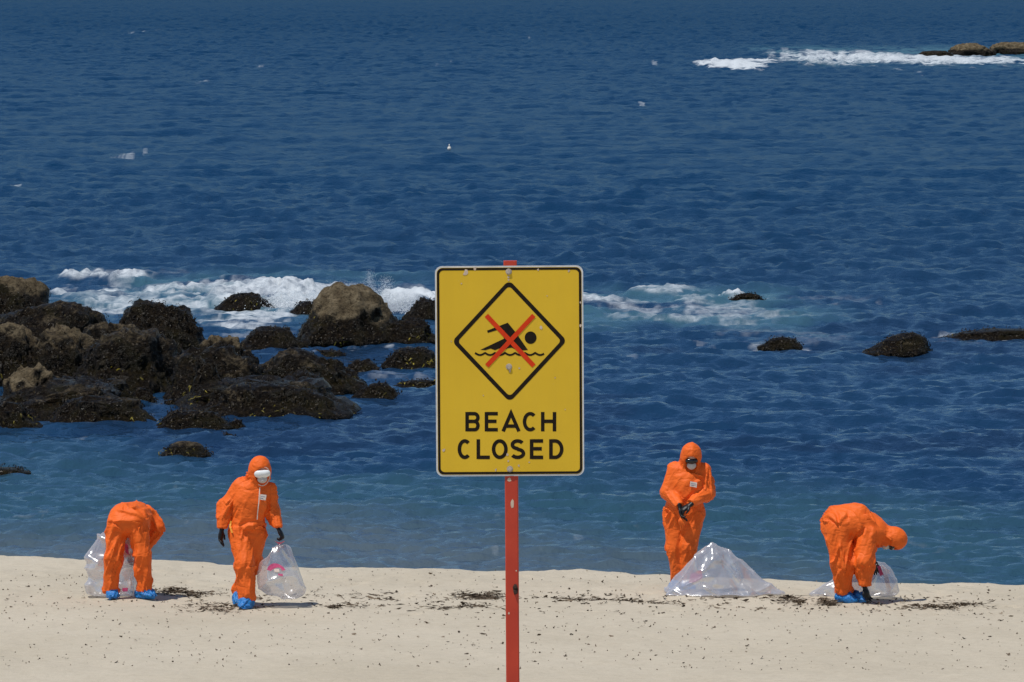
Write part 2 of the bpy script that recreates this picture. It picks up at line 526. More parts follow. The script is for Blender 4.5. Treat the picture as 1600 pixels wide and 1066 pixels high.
def frond_mesh(name, pts, nrm, length, width, seed, droop=0.6, bright=0.0, yz=None, lift=0.02):
    """one joined mesh of little drooping straps growing from the points"""
    r = np.random.default_rng(seed)
    n = len(pts)
    rd = r.normal(size=(n, 3)); rd[:, 2] -= droop * 2
    tng = rd - nrm * np.sum(rd * nrm, 1, keepdims=True)
    tng /= np.linalg.norm(tng, axis=1, keepdims=True) + 1e-9
    sid = np.cross(nrm, tng)
    L = length * r.uniform(0.4, 1.5, n)[:, None]
    Wd = width * r.uniform(0.5, 1.5, n)[:, None]
    rows = []
    for k, (s, w, up) in enumerate(((0, 0.5, -0.01), (0.45, 1.0, 1.0), (0.8, 0.8, 0.7), (1.0, 0.1, -0.2))):
        c = pts + tng * L * s + nrm * (up * lift * r.uniform(0.4, 1.8, n)[:, None])
        c[:, 2] -= droop * 0.12 * s * s * L[:, 0]
        tw = sid + nrm * r.normal(0, 0.35, n)[:, None]
        rows.append(c - tw * Wd * w * 0.5)
        rows.append(c + tw * Wd * w * 0.5)
    V = np.stack(rows, 1).reshape(-1, 3)
    b = np.arange(n)[:, None] * 8
    F = np.concatenate([b + np.array([[0, 1, 3, 2]]), b + np.array([[2, 3, 5, 4]]), b + np.array([[4, 5, 7, 6]])], 0)
    me = mesh_np(name, V, F, True)
    tone = r.uniform(0, 0.9, n) ** 1.3
    if yz is not None:
        tone = np.where(yz, r.uniform(0.93, 1.0, n), tone)
    attr(me, 'tone', np.repeat(tone, 8))
    return me

ROCK_INFO = []
RUG = {20: .42, 4: .8, 5: .8, 6: .8, 10: .8, 19: .7, 32: .3, 33: .45, 1: .6, 2: .6, 3: .7, 45: 1.0, 46: 1.0, 7: .6, 17: .4, 26: .5, 25: .6, 31: .5, 34: .4, 22: .7, 12: .7, 13: .7, 15: .6}
def rock(label, x0, x1, top, base, dr, dry, dstart, seed, peak, box, weed=1.0, ztop=None, name='rock'):
    pb = W((x0 + x1) / 2, base, 0)
    S = FPX / pb[1]
    rx = (x1 - x0) / 2 / S * (1.14 if x1 < 570 and x1 - x0 > 60 and seed != 20 else 1.0)
    ry = min(rx * dr * 1.3, 3.2)
    yc = pb[1] + ry * 0.85
    xc = ((x0 + x1) / 2 - CX) / FPX * yc
    zt = max(z_at(top, yc), 0.08) if ztop is None else ztop
    sub = 5 if rx > 0.45 else 4
    V, F = ICO[sub]
    d = V.copy()
    # boxier section, then big lumps, then cracks
    e = .65 * box + .35
    q = np.sign(d) * np.abs(d) ** np.array([e, e, 1.0])
    q[:, 2] = np.sign(d[:, 2]) * np.abs(d[:, 2]) ** min(1.0, e + 0.05)
    lump = fbm(d * 1.3 + seed * 7.3, 3, seed) - 0.5
    rdg = ridged(d * 2.6 + seed * 3.1, 4, seed + 3) - 0.5
    fine = ridged(d * 7.0 + seed, 4, seed + 9) - 0.5
    rg = RUG.get(seed, 1.0)
    q = q * (1 + rg * (0.75 * lump + 0.36 * rdg + 0.16 * fine))[:, None]
    fl = 1 + .30 * np.exp(-(q[:, 2] / .28) ** 2)
    q[:, 0] *= fl; q[:, 1] *= fl
    q[:, 0] += peak * 0.4 * np.clip(q[:, 2], 0, 1)
    # normalise to the measured box
    up = q[:, 2] > -0.15
    lo, hi = q[up, 0].min(), q[up, 0].max()
    q[:, 0] = (q[:, 0] - (lo + hi) / 2) / (hi - lo) * 2
    q[:, 1] = q[:, 1] / np.abs(q[:, 1]).max()
    q[:, 2] = np.where(q[:, 2] > 0, q[:, 2] / q[:, 2].max(), q[:, 2] / -q[:, 2].min())
    P = np.empty_like(q)
    P[:, 0] = q[:, 0] * rx
    P[:, 1] = q[:, 1] * ry
    P[:, 2] = np.where(q[:, 2] > 0, q[:, 2] * zt, q[:, 2] * 0.5)
    wp = P + np.array([xc, yc, 0])
    # strata ledges and grit in world scale
    gr = (ridged(wp * np.array([2.0, 2.0, 4.2]), 4, 71) - 0.5) * 0.26 * min(1, zt) + (fbm(wp * 9, 3, 33) - 0.5) * 0.07 * min(1, zt * 1.5)
    gr = gr + rg * (fbm(wp * 1.25, 3, 77) - .5) * .30 * min(1, zt)
    nn = P / (np.array([rx, ry, max(zt, .2)]) ** 2); nn /= np.linalg.norm(nn, axis=1, keepdims=True)
    P = P + nn * gr[:, None]
    me = mesh_np(name, P, F, True)
    N = vert_normals(me)
    hfrac = P[:, 2] / zt
    dv = dry * sstep(dstart - .22, dstart + .18, hfrac + 0.30 * (fbm(wp * 1.7, 3, 5) - .5)) * (0.25 + 0.75 * sstep(.05, .55, N[:, 2]))
    dv = np.maximum(dv, .42 * sstep(.56, .68, fbm(wp * 1.6 + 30, 3, 15)) * sstep(.25, .6, N[:, 2]) * sstep(.35, .6, hfrac) * (zt > .35))
    attr(me, 'dry', dv)
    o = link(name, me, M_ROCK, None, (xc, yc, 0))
    tag(o, label, 'rock', 'rocks in the surf')
    ROCK_INFO.append((xc, yc, rx, ry, zt))
    # kelp on the wet flanks
    r = np.random.default_rng(seed + 100)
    ok = np.where((P[:, 2] > -0.05) & (dv < 0.35) & (N[:, 1] < 0.5))[0]
    if len(ok) and weed > 0:
        nfr = int(min(1500, 260 * weed * rx * (zt + .35) + 20))
        pick = r.choice(ok, nfr)
        cl = fbm(wp[pick] * 1.1, 2, 55) > 0.66 - 0.0
        yellow = cl & (hfrac[pick] < .55) & (r.random(nfr) < .45)
        km = frond_mesh('seaweed', P[pick] + N[pick] * 0.008 + r.normal(0, .02, (nfr, 3)), N[pick], 0.085, 0.022, seed, 0.8, yz=yellow, lift=0.022)
        k = link('seaweed', km, M_WEED, o)
        k['kind'] = 'stuff'
    return o

for rr in ROCKS:
    rock(*rr)
# far reef islet, about 560 m out
def far_rock(label, x0, x1, top, base, seed, dry):
    pb = W((x0 + x1) / 2, base, 0)
    S = FPX / pb[1]
    rx = (x1 - x0) / 2 / S; ry = rx * .6; yc = pb[1] + ry
    xc = ((x0 + x1) / 2 - CX) / FPX * yc
    zt = z_at(top, yc)
    V, F = ICO[5]
    q = np.sign(V) * np.abs(V) ** .7
    q = q * (1 + .5 * (fbm(V * 1.5 + seed, 3, seed) - .5) + .25 * (ridged(V * np.array([6, 6, 3]) + seed, 4, seed) - .5))[:, None]
    q = q / np.array([np.abs(q[:, 0]).max(), np.abs(q[:, 1]).max(), q[:, 2].max()])
    P = q * np.array([rx, ry, zt])
    me = mesh_np('reef_islet', P, F)
    attr(me, 'dry', dry * sstep(.25, .7, q[:, 2] + .5 * (fbm(V * 5, 3, 4) - .5)))
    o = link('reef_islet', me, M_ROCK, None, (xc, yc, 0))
    tag(o, label, 'rock', 'far reef rocks')
far_rock('larger brown rock of the far reef, behind the long white surf line', 1478, 1556, 67, 88, 41, 1.0)
far_rock('pale flat topped rock of the far reef at the top right corner', 1540, 1640, 65, 86, 42, 1.2)
far_rock('low dark rock awash at the left end of the far reef', 1432, 1490, 79, 90, 43, .3)

# ------------------------------------------------------------------ sea
HW = 800 / FPX
rows = [62, 66, 69, 71.5]                       # finer rows near the beach, coarser out to sea
while rows[-1] < 2900:
    d_ = rows[-1]
    rows.append(d_ + min(d_ * d_ / 67556 * 1.35, max(1.2, d_ / 430)))
rows = np.concatenate([rows, np.geomspace(3000, 40000, 24)])
us = np.concatenate([-np.geomspace(0.6, HW * 1.10, 20)[:-1], np.linspace(-HW * 1.10, HW * 1.10, 620), np.geomspace(HW * 1.10, 0.6, 20)[1:]])
U, Yg = np.meshgrid(us, rows)
X = (U * Yg); Y = Yg.copy()
def shore_s(x, y): return y - (69.55 - 0.256 * x)
S_ = shore_s(X, Y)
p2 = v3(X, Y)
dY = np.gradient(rows)[:, None] * np.ones_like(X)
calm = 0.68 + 0.32 * sstep(45, 95, S_)                      # lee of the reef
calm = calm * (0.55 + 0.45 * sstep(3, 30, S_))
gust = (0.75 + 0.5 * fbm(p2 * np.array([.02, .01, 1]), 2, 3)).reshape(X.shape)
r = np.random.default_rng(11)
NW = 76
lam = np.geomspace(0.42, 17, NW) * r.uniform(.93, 1.07, NW)
X32, Y32 = X.astype(np.float32), Y.astype(np.float32)
Z, DX, DYd = (np.zeros_like(X32) for _ in range(3))
for i in range(NW):
    L = lam[i]
    th = R(-90) + r.normal(0, .85) + .30            # running towards the beach, a little from the left
    kx, ky = math.cos(th), math.sin(th)
    k = 2 * math.pi / L
    st = 0.023 * (1.0 if L < 2.2 else (2.2 / L) ** 0.95)
    A = st * L / (2 * math.pi) * 1.45
    res = np.maximum(dY[:, :1] * abs(ky), (us[330] - us[329]) * rows[:, None] * abs(kx))
    fade = sstep(1.8, 3.2, L / np.maximum(res, 1e-6)).astype(np.float32)
    lost = sstep(300, 1500, rows)[:, None].astype(np.float32)
    act = int(np.argmax(fade[:, 0] <= 0)) if (fade[:, 0] <= 0).any() else len(rows)
    act = len(rows) if fade[act:, 0].any() else act
    sl = slice(0, act)
    ph = (np.float32(k * kx) * X32[sl] + np.float32(k * ky) * Y32[sl] + np.float32(r.uniform(0, 6.28)))
    a = np.float32(A) * fade[sl] * (1 + .9 * lost[sl])
    c_, s_ = np.cos(ph), np.sin(ph)
    Z[sl] += a * c_
    q = np.float32(0.9)
    DX[sl] -= q * a * np.float32(kx) * s_; DYd[sl] -= q * a * np.float32(ky) * s_
Z = Z.astype(float); DX = DX.astype(float); DYd = DYd.astype(float)
Z *= calm * gust; DX *= calm * gust; DYd *= calm * gust
fr_ = 150 / rows * (1 + .75 * (1 - sstep(95, 210, rows)))
LY = (np.concatenate([[0], np.cumsum((fr_[1:] + fr_[:-1]) / 2 * np.diff(rows))])[:, None]) * np.ones_like(X)
pc = v3(X * (1.15 + .45 * (1 - sstep(95, 210, Y))) / (1 + .0012 * np.clip(Y - 200, 0, 1500)), LY)
chop = np.clip(.5 + 1.5 * (fbm(pc, 3, 41, .5) - .5), 0, 1).reshape(X.shape)
chop2 = fbm(pc * np.array([2.3, 1.9, 1]) + 7, 2, 43).reshape(X.shape)
grp = (.55 + .9 * fbm(p2 * np.array([.05, .02, 1]), 3, 45)).reshape(X.shape)
Z += ((chop - .5) * .15 + (chop2 - .5) * .085) * grp * (.68 + .32 * sstep(30, 110, S_)) * (.95 + .05 * sstep(4, 30, S_)) * (1 + 2.6 * sstep(250, 1200, Y)) * (1 - sstep(2600, 2950, Y))
# long low swells lifting near the beach
Z += 0.05 * sstep(4, 10, S_) * (1 - sstep(22, 40, S_)) * np.maximum(0, np.sin(S_ * .95 + 1.3 * np.sin(X * .33) + 2 * fbm(p2 * np.array([.15, .2, 1]), 2, 8).reshape(X.shape))) ** 2

foam_ = np.zeros_like(X)
nz1 = fbm(p2 * np.array([.55, .35, 1]), 4, 21).reshape(X.shape)
nz2 = fbm(p2 * np.array([1.6, .8, 1]), 4, 22).reshape(X.shape)
nz3 = fbm(p2 * np.array([5.5, 2.2, 1]) / np.maximum(1, p2[:, 1:2] / 160), 3, 27).reshape(X.shape)
nzs = fbm(p2 * np.array([.25, .9, 1]), 4, 23).reshape(X.shape)      # streaks along the crests

def foam_patch(x0, x1, y0, y1, amt, thick=0.0, soft=.35, nse=nz2, lo=.35, hi=.62):
    """patch between the two pixel rows/columns, laid on the water at its real distance"""
    global foam_, Z
    ya, yb = W(CX, y1, 0)[1], W(CX, y0, 0)[1]
    ym = (ya + yb) / 2
    xa, xb = (x0 - CX) / FPX * ym, (x1 - CX) / FPX * ym
    ex = (X - (xa + xb) / 2) / ((xb - xa) / 2)
    wob = (nz1 - .5) * 1.5
    ey = (Y - ym) / ((yb - ya) / 2) + wob
    d = np.abs(ex + (nz2 - .5) * .5) ** 2.6 + np.abs(ey) ** 2
    m = 1 - sstep(1 - soft * 1.6, 1 + soft * .6, d)
    body = m * sstep(lo, hi, nse * .62 + nz3 * .38 + .12 * (m - .6))
    foam_ = np.maximum(foam_, amt * body)
    if thick:
        Z += thick * m * (0.45 + 1.3 * (nz2 - .35) + 1.2 * (nz3 - .45)) * (0.4 + .6 * sstep(-.7, .5, -ey))

# surf behind the reef (left of the sign), lines further right
foam_patch(75, 240, 427, 446, .85, .22, .5, nz2, .32, .60)
foam_patch(60, 430, 444, 468, .8, .10, .6, nz2, .34, .66)
foam_patch(60, 440, 430, 502, .50, .0, .6, nz2, .30, .58)
foam_patch(60, 720, 446, 480, .62, .08, .7, nzs, .30, .58)
foam_patch(230, 520, 440, 462, .60, .10, .6, nz2, .32, .6)
foam_patch(90, 360, 462, 496, .72, .0, .5, nzs, .34, .60)
foam_patch(300, 520, 450, 478, .85, .16, .4, nz2, .22, .45)
foam_patch(410, 560, 450, 490, .85, .16, .4, nz2, .20, .42)
foam_patch(590, 690, 455, 486, 1.1, .25, .4, nz2, .20, .42)
foam_patch(290, 480, 480, 512, .75, .0, .5, nzs, .36, .58)
foam_patch(320, 470, 505, 528, .45, .0, .5, nzs, .42, .62)
foam_patch(440, 700, 538, 556, .55, .0, .5, nzs, .47, .66)
foam_patch(272, 312, 532, 550, .9, .0, .5, nz2, .25, .5)
foam_patch(560, 690, 580, 600, .35, .0, .5, nzs, .5, .68)
foam_patch(690, 985, 459, 485, .95, .20, .5, nz2, .24, .52)
foam_patch(960, 1110, 447, 460, .62, .14, .6, nz2, .36, .64)
foam_patch(1040, 1125, 458, 474, .6, .14, .6, nz2, .36, .62)
foam_patch(1120, 1165, 454, 466, 1.0, .25, .5, nz2, .30, .5)
foam_patch(900, 1250, 458, 510, .55, .0, .5, nz2, .36, .66)
foam_patch(900, 1320, 486, 504, .5, .03, .6, nzs, .42, .66)
foam_patch(1180, 1420, 464, 480, .32, .0, .6, nzs, .48, .68)
foam_patch(1100, 1360, 505, 545, .32, .0, .5, nzs, .46, .66)
foam_patch(1440, 1600, 528, 552, .25, .0, .6, nzs, .5, .68)
# far reef surf
foam_patch(1085, 1192, 95, 109, 1.2, .25, .4, nz1, .12, .42)
foam_patch(1185, 1460, 78, 104, .8, .2, .5, nz1, .30, .6)
foam_patch(1225, 1640, 87, 103, .95, .25, .6, nz1, .14, .50)
foam_patch(1100, 1230, 92, 99, .9, .1, .5, nz1, .2, .5)
# whitecaps
for cx_, cy_, w_ in [(692, 102, 26), (205, 245, 50), (323, 128, 20), (404, 106, 12), (375, 252, 14), (1418, 112, 24), (1020, 99, 20), (1003, 163, 12), (18, 294, 20),
                     (220, 51, 12), (825, 60, 8), (1100, 540, 40), (985, 562, 30), (905, 840, 30), (770, 862, 22), (120, 690, 30)]:
    h_ = 3.2 + w_ * .12
    foam_patch(cx_ - w_ / 2, cx_ + w_ / 2, cy_ - h_, cy_ + h_, .50 if cy_ < 400 else .34, .06 if cy_ < 400 else 0, .6, nz3, .40, .62)
# wash where the water meets the rocks
for (xc, yc, rx, ry, zt) in ROCK_INFO:
    d = np.hypot((X - xc) / (rx + .12), (Y - yc) / (ry + .2))
    m = (1 - sstep(1.0, 1.22, d)) * sstep(.56, .70, nz2 + .08 * (yc > 110))
    foam_ = np.maximum(foam_, (.5 if yc > 112 else .22) * m)
# thin froth lines close to the sand
foam_ = np.maximum(foam_, .30 * sstep(.58, .70, nz3 * .5 + nz2 * .5) * sstep(.5, .62, nz1) * sstep(5, 7, S_) * (1 - sstep(13, 20, S_)))

# water's own colour: sandy shallows, green over sand, weed beds, deep blue
def lerp3(a, b, t_): return np.asarray(a) * (1 - t_[:, None]) + np.asarray(b) * t_[:, None]
s = S_.ravel()
big = fbm(p2 * np.array([.09, .05, 1]), 4, 31)
mid = fbm(p2 * np.array([.22, .28, 1]), 4, 32)
C_SAND, C_TURQ, C_BLUE, C_DEEP = (.078, .108, .128), (.026, .072, .106), (.009, .036, .084), (.0024, .0285, .076)
wb = s + (big - .5) * 26 + X.ravel() * .35
wc = np.tile(np.array(C_SAND), (len(s), 1))
wc = lerp3(wc, np.tile(C_TURQ, (len(s), 1)), sstep(3, 11, wb))
wc = lerp3(wc, np.tile(C_BLUE, (len(s), 1)), sstep(11, 24, wb))
wc = lerp3(wc, np.tile(C_DEEP, (len(s), 1)), sstep(70, 170, s))
weedbed = sstep(.50, .60, mid) * sstep(15, 24, wb) * (1 - sstep(50, 75, s))
wc = lerp3(wc, np.tile((.010, .022, .052), (len(s), 1)), weedbed * .45)
# aerated, greener water round the surf
aer = np.zeros_like(X)
for (x0, x1, y0, y1) in [(60, 700, 425, 505), (690, 1330, 445, 520)]:
    ya, yb = W(CX, y1, 0)[1], W(CX, y0, 0)[1]; ym = (ya + yb) / 2
    xa, xb = (x0 - CX) / FPX * ym, (x1 - CX) / FPX * ym
    aer = np.maximum(aer, (1 - sstep(.6, 1.1, np.abs(X - (xa + xb) / 2) / ((xb - xa) / 2))) * (1 - sstep(.5, 1.2, np.abs(Y - ym) / ((yb - ya) / 2))))
for (x0, x1, y0, y1) in [(1180, 1660, 72, 106)]:
    ya, yb = W(CX, y1, 0)[1], W(CX, y0, 0)[1]; ym = (ya + yb) / 2
    xa, xb = (x0 - CX) / FPX * ym, (x1 - CX) / FPX * ym
    aer = np.maximum(aer, (1 - sstep(.7, 1.1, np.abs(X - (xa + xb) / 2) / ((xb - xa) / 2))) * (1 - sstep(.6, 1.2, np.abs(Y - ym) / ((yb - ya) / 2))))
wc = lerp3(wc, np.tile((.050, .125, .165), (len(s), 1)), aer.ravel() * sstep(.30, .62, nz1.ravel()) * .85)

far = sstep(2750, 3000, Y)
Z *= (1 - far); DX *= (1 - far); DYd *= (1 - far)
Z = np.where(Y < 71.4, -.25, Z)
nyr, nxc = X.shape
idx = np.arange(nyr * nxc).reshape(nyr, nxc)
faces = np.stack([idx[:-1, :-1], idx[:-1, 1:], idx[1:, 1:], idx[1:, :-1]], -1).reshape(-1, 4)
me = mesh_np('sea', np.stack([(X + DX).ravel(), (Y + DYd).ravel(), Z.ravel()], 1), faces)
attr(me, 'foam', foam_)
# sheltered water mirrors the sky, wind-roughened open water does so less and less
attr(me, 'mirror', .58 - .26 * sstep(25, 110, S_) - .12 * sstep(200, 1100, S_))
attr_col(me, 'water_colour', wc)
sea = link('sea', me, M_SEA)
tag(sea, 'deep blue choppy sea with white surf on the rocks', 'water', kind='structure')

# spray thrown up behind the domed rock
def spray(label, spots, seed):
    r = np.random.default_rng(seed)
    oc = np.array([[1, 0, 0], [-1, 0, 0], [0, 1, 0], [0, -1, 0], [0, 0, 1], [0, 0, -1]], float)
    of = np.array([[0, 2, 4], [2, 1, 4], [1, 3, 4], [3, 0, 4], [2, 0, 5], [1, 2, 5], [3, 1, 5], [0, 3, 5]])
    VV, FF, b = [], [], 0
    for (px, py, spread_x, h, n, size) in spots:
        p0 = W(px, py, 0)
        S = FPX / p0[1]
        for _ in range(n):
            u = r.random() ** 1.5
            x = p0[0] + r.normal() * spread_x / S * (1 - .55 * u)
            z = u * h / S + r.normal() * .05
            y = p0[1] + r.normal() * .35
            sz = size * r.uniform(.4, 1.3) * (1 - .6 * u)
            VV.append(oc * sz + np.array([x, y, z])); FF.append(of + b); b += 6
    o = link('sea_spray', mesh_np('sea_spray', np.concatenate(VV), np.concatenate(FF)), M_SPRAY)
    tag(o, label, 'spray', kind='stuff')
spray('white spray bursting behind the tall domed rock',
      [(520, 486, 42, 38, 4200, .013), (455, 482, 40, 28, 3200, .013), (578, 488, 8, 62, 1600, .010), (603, 488, 11, 54, 2200, .011), (632, 488, 26, 30, 3600, .013), (545, 488, 34, 44, 3000, .012)], 3)

# ------------------------------------------------------------------ beach litter
def litter_strands(n, seed, pts, lmin, lmax, wid, lift):
    r = np.random.default_rng(seed)
    x, y = pts[:, 0], pts[:, 1]
    z = sand_z(x, y)
    n = len(x)
    th = r.uniform(0, 6.28, n); bend = r.normal(0, .9, n)
    L = r.uniform(lmin, lmax, n) * r.uniform(.5, 1, n); w = wid * r.uniform(.5, 1.5, n)
    c = np.stack([x, y, z + .004 + r.random(n) ** 2 * lift], 1)
    rows_ = []
    tilt = r.normal(0, .35, n)
    for k, wk in zip((-1, -.33, .33, 1), (.35, 1, .9, .15)):
        a = th + bend * k * .5
        q = c + np.stack([np.cos(a), np.sin(a), np.zeros(n)], 1) * (L * .5 * k)[:, None]
        q[:, 2] += np.abs(k) * L * .12 * r.random(n) + tilt * k * L * .12
        q[:, 2] = np.maximum(q[:, 2], z + .002)
        sd = np.stack([-np.sin(a), np.cos(a), .9 * np.ones(n) * r.normal(0, 1, n)], 1)
        rows_ += [q - sd * (w * wk * .5)[:, None], q + sd * (w * wk * .5)[:, None]]
    V = np.stack(rows_, 1).reshape(-1, 3)
    b = np.arange(n)[:, None] * 8
    F = np.concatenate([b + np.array([[0, 1, 3, 2]]), b + np.array([[2, 3, 5, 4]]), b + np.array([[4, 5, 7, 6]])], 0)
    return V, F, np.repeat(r.random(n), 8)

def px_points(n, x0, x1, y0, y1, seed):
    r = np.random.default_rng(seed)
    px, py = r.uniform(x0, x1, n), r.uniform(y0, y1, n)
    return np.array([W(a, b, .58)[:2] for a, b in zip(px, py)])

Vs, Fs, Ts, off = [], [], [], 0
def addl(res):
    global off
    V, F, T = res
    Vs.append(V); Fs.append(F + off); Ts.append(T); off += len(V)
addl(litter_strands(0, 1, px_points(1500, -150, 1750, 874, 1075, 1), .008, .03, .012, .004))
addl(litter_strands(0, 2, px_points(330, -150, 1750, 880, 1075, 2), .02, .07, .016, .010))
addl(litter_strands(0, 3, px_points(420, -150, 1750, 915, 968, 3), .02, .09, .014, .012))
addl(litter_strands(0, 4, px_points(45, -150, 1750, 940, 1075, 4), .05, .10, .020, .010))
addl(litter_strands(0, 5, px_points(160, 400, 800, 920, 960, 5), .05, .22, .012, .015))
addl(litter_strands(0, 6, px_points(260, 830, 1500, 922, 948, 6), .04, .15, .014, .015))
me = mesh_np('seaweed_litter', np.concatenate(Vs), np.concatenate(Fs))
attr(me, 'tone', np.concatenate(Ts))
o = link('seaweed_litter', me, M_WRACK)
tag(o, 'scattered specks and scraps of dry brown seaweed over the sand', 'seaweed litter', kind='stuff')

WRACK = [  # label, x centre, y centre, half width, half height (px), strands
 ('dark seaweed clump beside the blue shoe of the person bending on the left', 288, 932, 52, 6, 420),
 ('thin seaweed clump left of the walking person, nearest the camera', 345, 958, 62, 9, 260),
 ('dark seaweed line meeting the left side of the red post', 752, 930, 40, 6, 460),
 ('sparse seaweed trail just right of the hanging clear bag', 530, 956, 40, 4, 110),
 ('small seaweed trail left of the red post, lower line', 716, 954, 44, 3, 110),
 ('seaweed line running from the red post to the standing person', 950, 937, 98, 4, 420),
 ('short dark seaweed clump at the right corner of the crumpled bag', 1236, 933, 28, 5, 240),
 ('dark seaweed heap just left of the blue covered shoes on the right', 1294, 936, 16, 6, 260),
 ('long thin seaweed line right of the person bending on the right', 1478, 941, 62, 5, 330),
 ('thin seaweed under the knees of the person bending on the left', 208, 934, 16, 3, 60),
]
for i, (lab, cx_, cy_, hw_, hh_, n) in enumerate(WRACK):
    n = int(n * .62)
    r = np.random.default_rng(200 + i)
    a = r.normal(0, .5, n); b = r.normal(0, .5, n)
    clump = np.sin(a * 5 + i) * .3
    pts = np.array([W(cx_ + u * hw_, cy_ + (v + c_) * hh_, .58)[:2] for u, v, c_ in zip(a, b, clump)])
    V, F, T = litter_strands(0, 300 + i, pts, .05, .22, .010, .03)
    me = mesh_np('seaweed_clump', V, F)
    attr(me, 'tone', T * .8)
    o = link('seaweed_clump', me, M_WRACK)
    tag(o, lab, 'seaweed', 'washed up seaweed clumps', 'stuff')

# small float out at sea
pf = W(702, 236, 0)
bm = bmesh.new()
bmesh.ops.create_uvsphere(bm, u_segments=16, v_segments=10, radius=.09)
for v in bm.verts: v.co.z = v.co.z * 1.1 + .05
bmesh.ops.create_cone(bm, cap_ends=True, segments=10, radius1=.03, radius2=.02, depth=.12, matrix=Matrix.Translation((0, 0, .19)))
me = bpy.data.meshes.new('float'); bm.to_mesh(me); bm.free()
for p_ in me.polygons: p_.use_smooth = True
tag(link('float', me, M_BUOY, None, (pf[0], pf[1], .06)), 'tiny pale float bobbing far out above the sign', 'float')

# ------------------------------------------------------------------ sign
SD = 23.2                                     # metres from the lens
PPM = FPX / SD
sx, sy_ = (796.3 - CX) / PPM, SD
sz_mid = z_at(579, SD)
g0 = float(sand_z(sx, SD, False)[0])
ROLL = R(-0.36)
sign_root = thing('beach_closed_sign', 'yellow rectangular BEACH CLOSED sign with crossed out swimmer', 'sign', (sx, sy_, sz_mid), (0, ROLL, 0))
post_root = thing('sign_post', 'red painted metal post carrying the yellow sign, chipped paint', 'post', (sx + .005, sy_, sz_mid), (0, ROLL, 0))
q = 1 / PPM
def flat(name, mat, outline, y, thick=.0008, parent=sign_root):
    """2D outline (x,z) with a thin extrusion; front face at depth y (towards camera = negative)"""
    bm = bmesh.new()
    vs = [bm.verts.new((p[0], y, p[1])) for p in outline]
    f = bm.faces.new(vs)
    ex = bmesh.ops.extrude_face_region(bm, geom=[f])
    bmesh.ops.translate(bm, verts=[g for g in ex['geom'] if isinstance(g, bmesh.types.BMVert)], vec=(0, thick, 0))
    bmesh.ops.recalc_face_normals(bm, faces=bm.faces)
    me = bpy.data.meshes.new(name); bm.to_mesh(me); bm.free()
    return link(name, me, mat, parent)
def rrect(w, h, r_, n=8):
    pts = []
    for cx_, cz_, a0 in ((w / 2 - r_, h / 2 - r_, 0), (-w / 2 + r_, h / 2 - r_, 90), (-w / 2 + r_, -h / 2 + r_, 180), (w / 2 - r_, -h / 2 + r_, 270)):
        for k in range(n + 1):
            a = R(a0 + 90 * k / n)
            pts.append((cx_ + r_ * math.cos(a), cz_ + r_ * math.sin(a)))
    return pts
def ring(name, mat, outer, inner, y, thick=.0008, parent=sign_root):
    n = len(outer)
    V = [(a, y, b) for a, b in outer] + [(a, y, b) for a, b in inner] + [(a, y + thick, b) for a, b in outer] + [(a, y + thick, b) for a, b in inner]
    F = []
    for i in range(n):
        j = (i + 1) % n
        F += [(i, j, n + j, n + i), (2 * n + j, 2 * n + i, 3 * n + i, 3 * n + j), (j, i, 2 * n + i, 2 * n + j), (n + i, n + j, 3 * n + j, 3 * n + i)]
    me = mesh_np(name, V, F, False)
    return link(name, me, mat, parent)
SWp, SHp = 231.5, 329.5
flat('plate', M_ALU, rrect(SWp * q, SHp * q, 11 * q), -.0325, .003)
flat('yellow_face', M_YEL, rrect((SWp - 5) * q, (SHp - 5) * q, 9.5 * q), -.0334, .0008)
ring('border', M_BLACK, rrect((SWp - 6) * q, (SHp - 6) * q, 9 * q), rrect((SWp - 13.5) * q, (SHp - 13.5) * q, 6.5 * q), -.0341, .0006)
def zc(zx, zy):   # coordinates measured on the enlarged sign (2.806 per photo pixel), centred on the plate
    xx, zz = (zx - 436) / 2.806 * q, -(zy - 530.5) / 2.806 * q
    c, s_ = math.cos(-ROLL), math.sin(-ROLL)
    return (c * xx + s_ * zz, -s_ * xx + c * zz)
def stroke_poly(pts, w):
    """closed outline of a polyline of width w with butt ends and mitred joints"""
    P = [Vector(p) for p in pts]
    L_, R_ = [], []
    for i, p in enumerate(P):
        if i == 0: d = (P[1] - P[0]).normalized(); m = Vector((-d.y, d.x)); k = 1
        elif i == len(P) - 1: d = (P[-1] - P[-2]).normalized(); m = Vector((-d.y, d.x)); k = 1
        else:
            a = (p - P[i - 1]).normalized(); b = (P[i + 1] - p).normalized()
            na, nb = Vector((-a.y, a.x)), Vector((-b.y, b.x))
            m = (na + nb).normalized(); k = 1 / max(.35, m.dot(na))
        L_.append(p + m * w / 2 * k); R_.append(p - m * w / 2 * k)
    return L_, R_
def strokes(name, mat, lines, w, y, thick=.0006, parent=sign_root):
    V, F = [], []
    for li, pts in enumerate(lines):
        L_, R_ = stroke_poly(pts, w)
        yy = y - li * .00004
        b = len(V); n = len(L_)
        for a, c in zip(L_, R_):
            V += [(a.x, yy, a.y), (c.x, yy, c.y), (a.x, yy + thick, a.y), (c.x, yy + thick, c.y)]
        for i in range(n - 1):
            k = b + 4 * i
            F += [(k, k + 1, k + 5, k + 4), (k, k + 4, k + 6, k + 2), (k + 1, k + 3, k + 7, k + 5)]
    return link(name, mesh_np(name, V, F, False), mat, parent)
def arc(cx_, cz_, rx, rz, a0, a1, n=18):
    return [(cx_ + rx * math.cos(R(a0 + (a1 - a0) * k / n)), cz_ + rz * math.sin(R(a0 + (a1 - a0) * k / n))) for k in range(n + 1)]
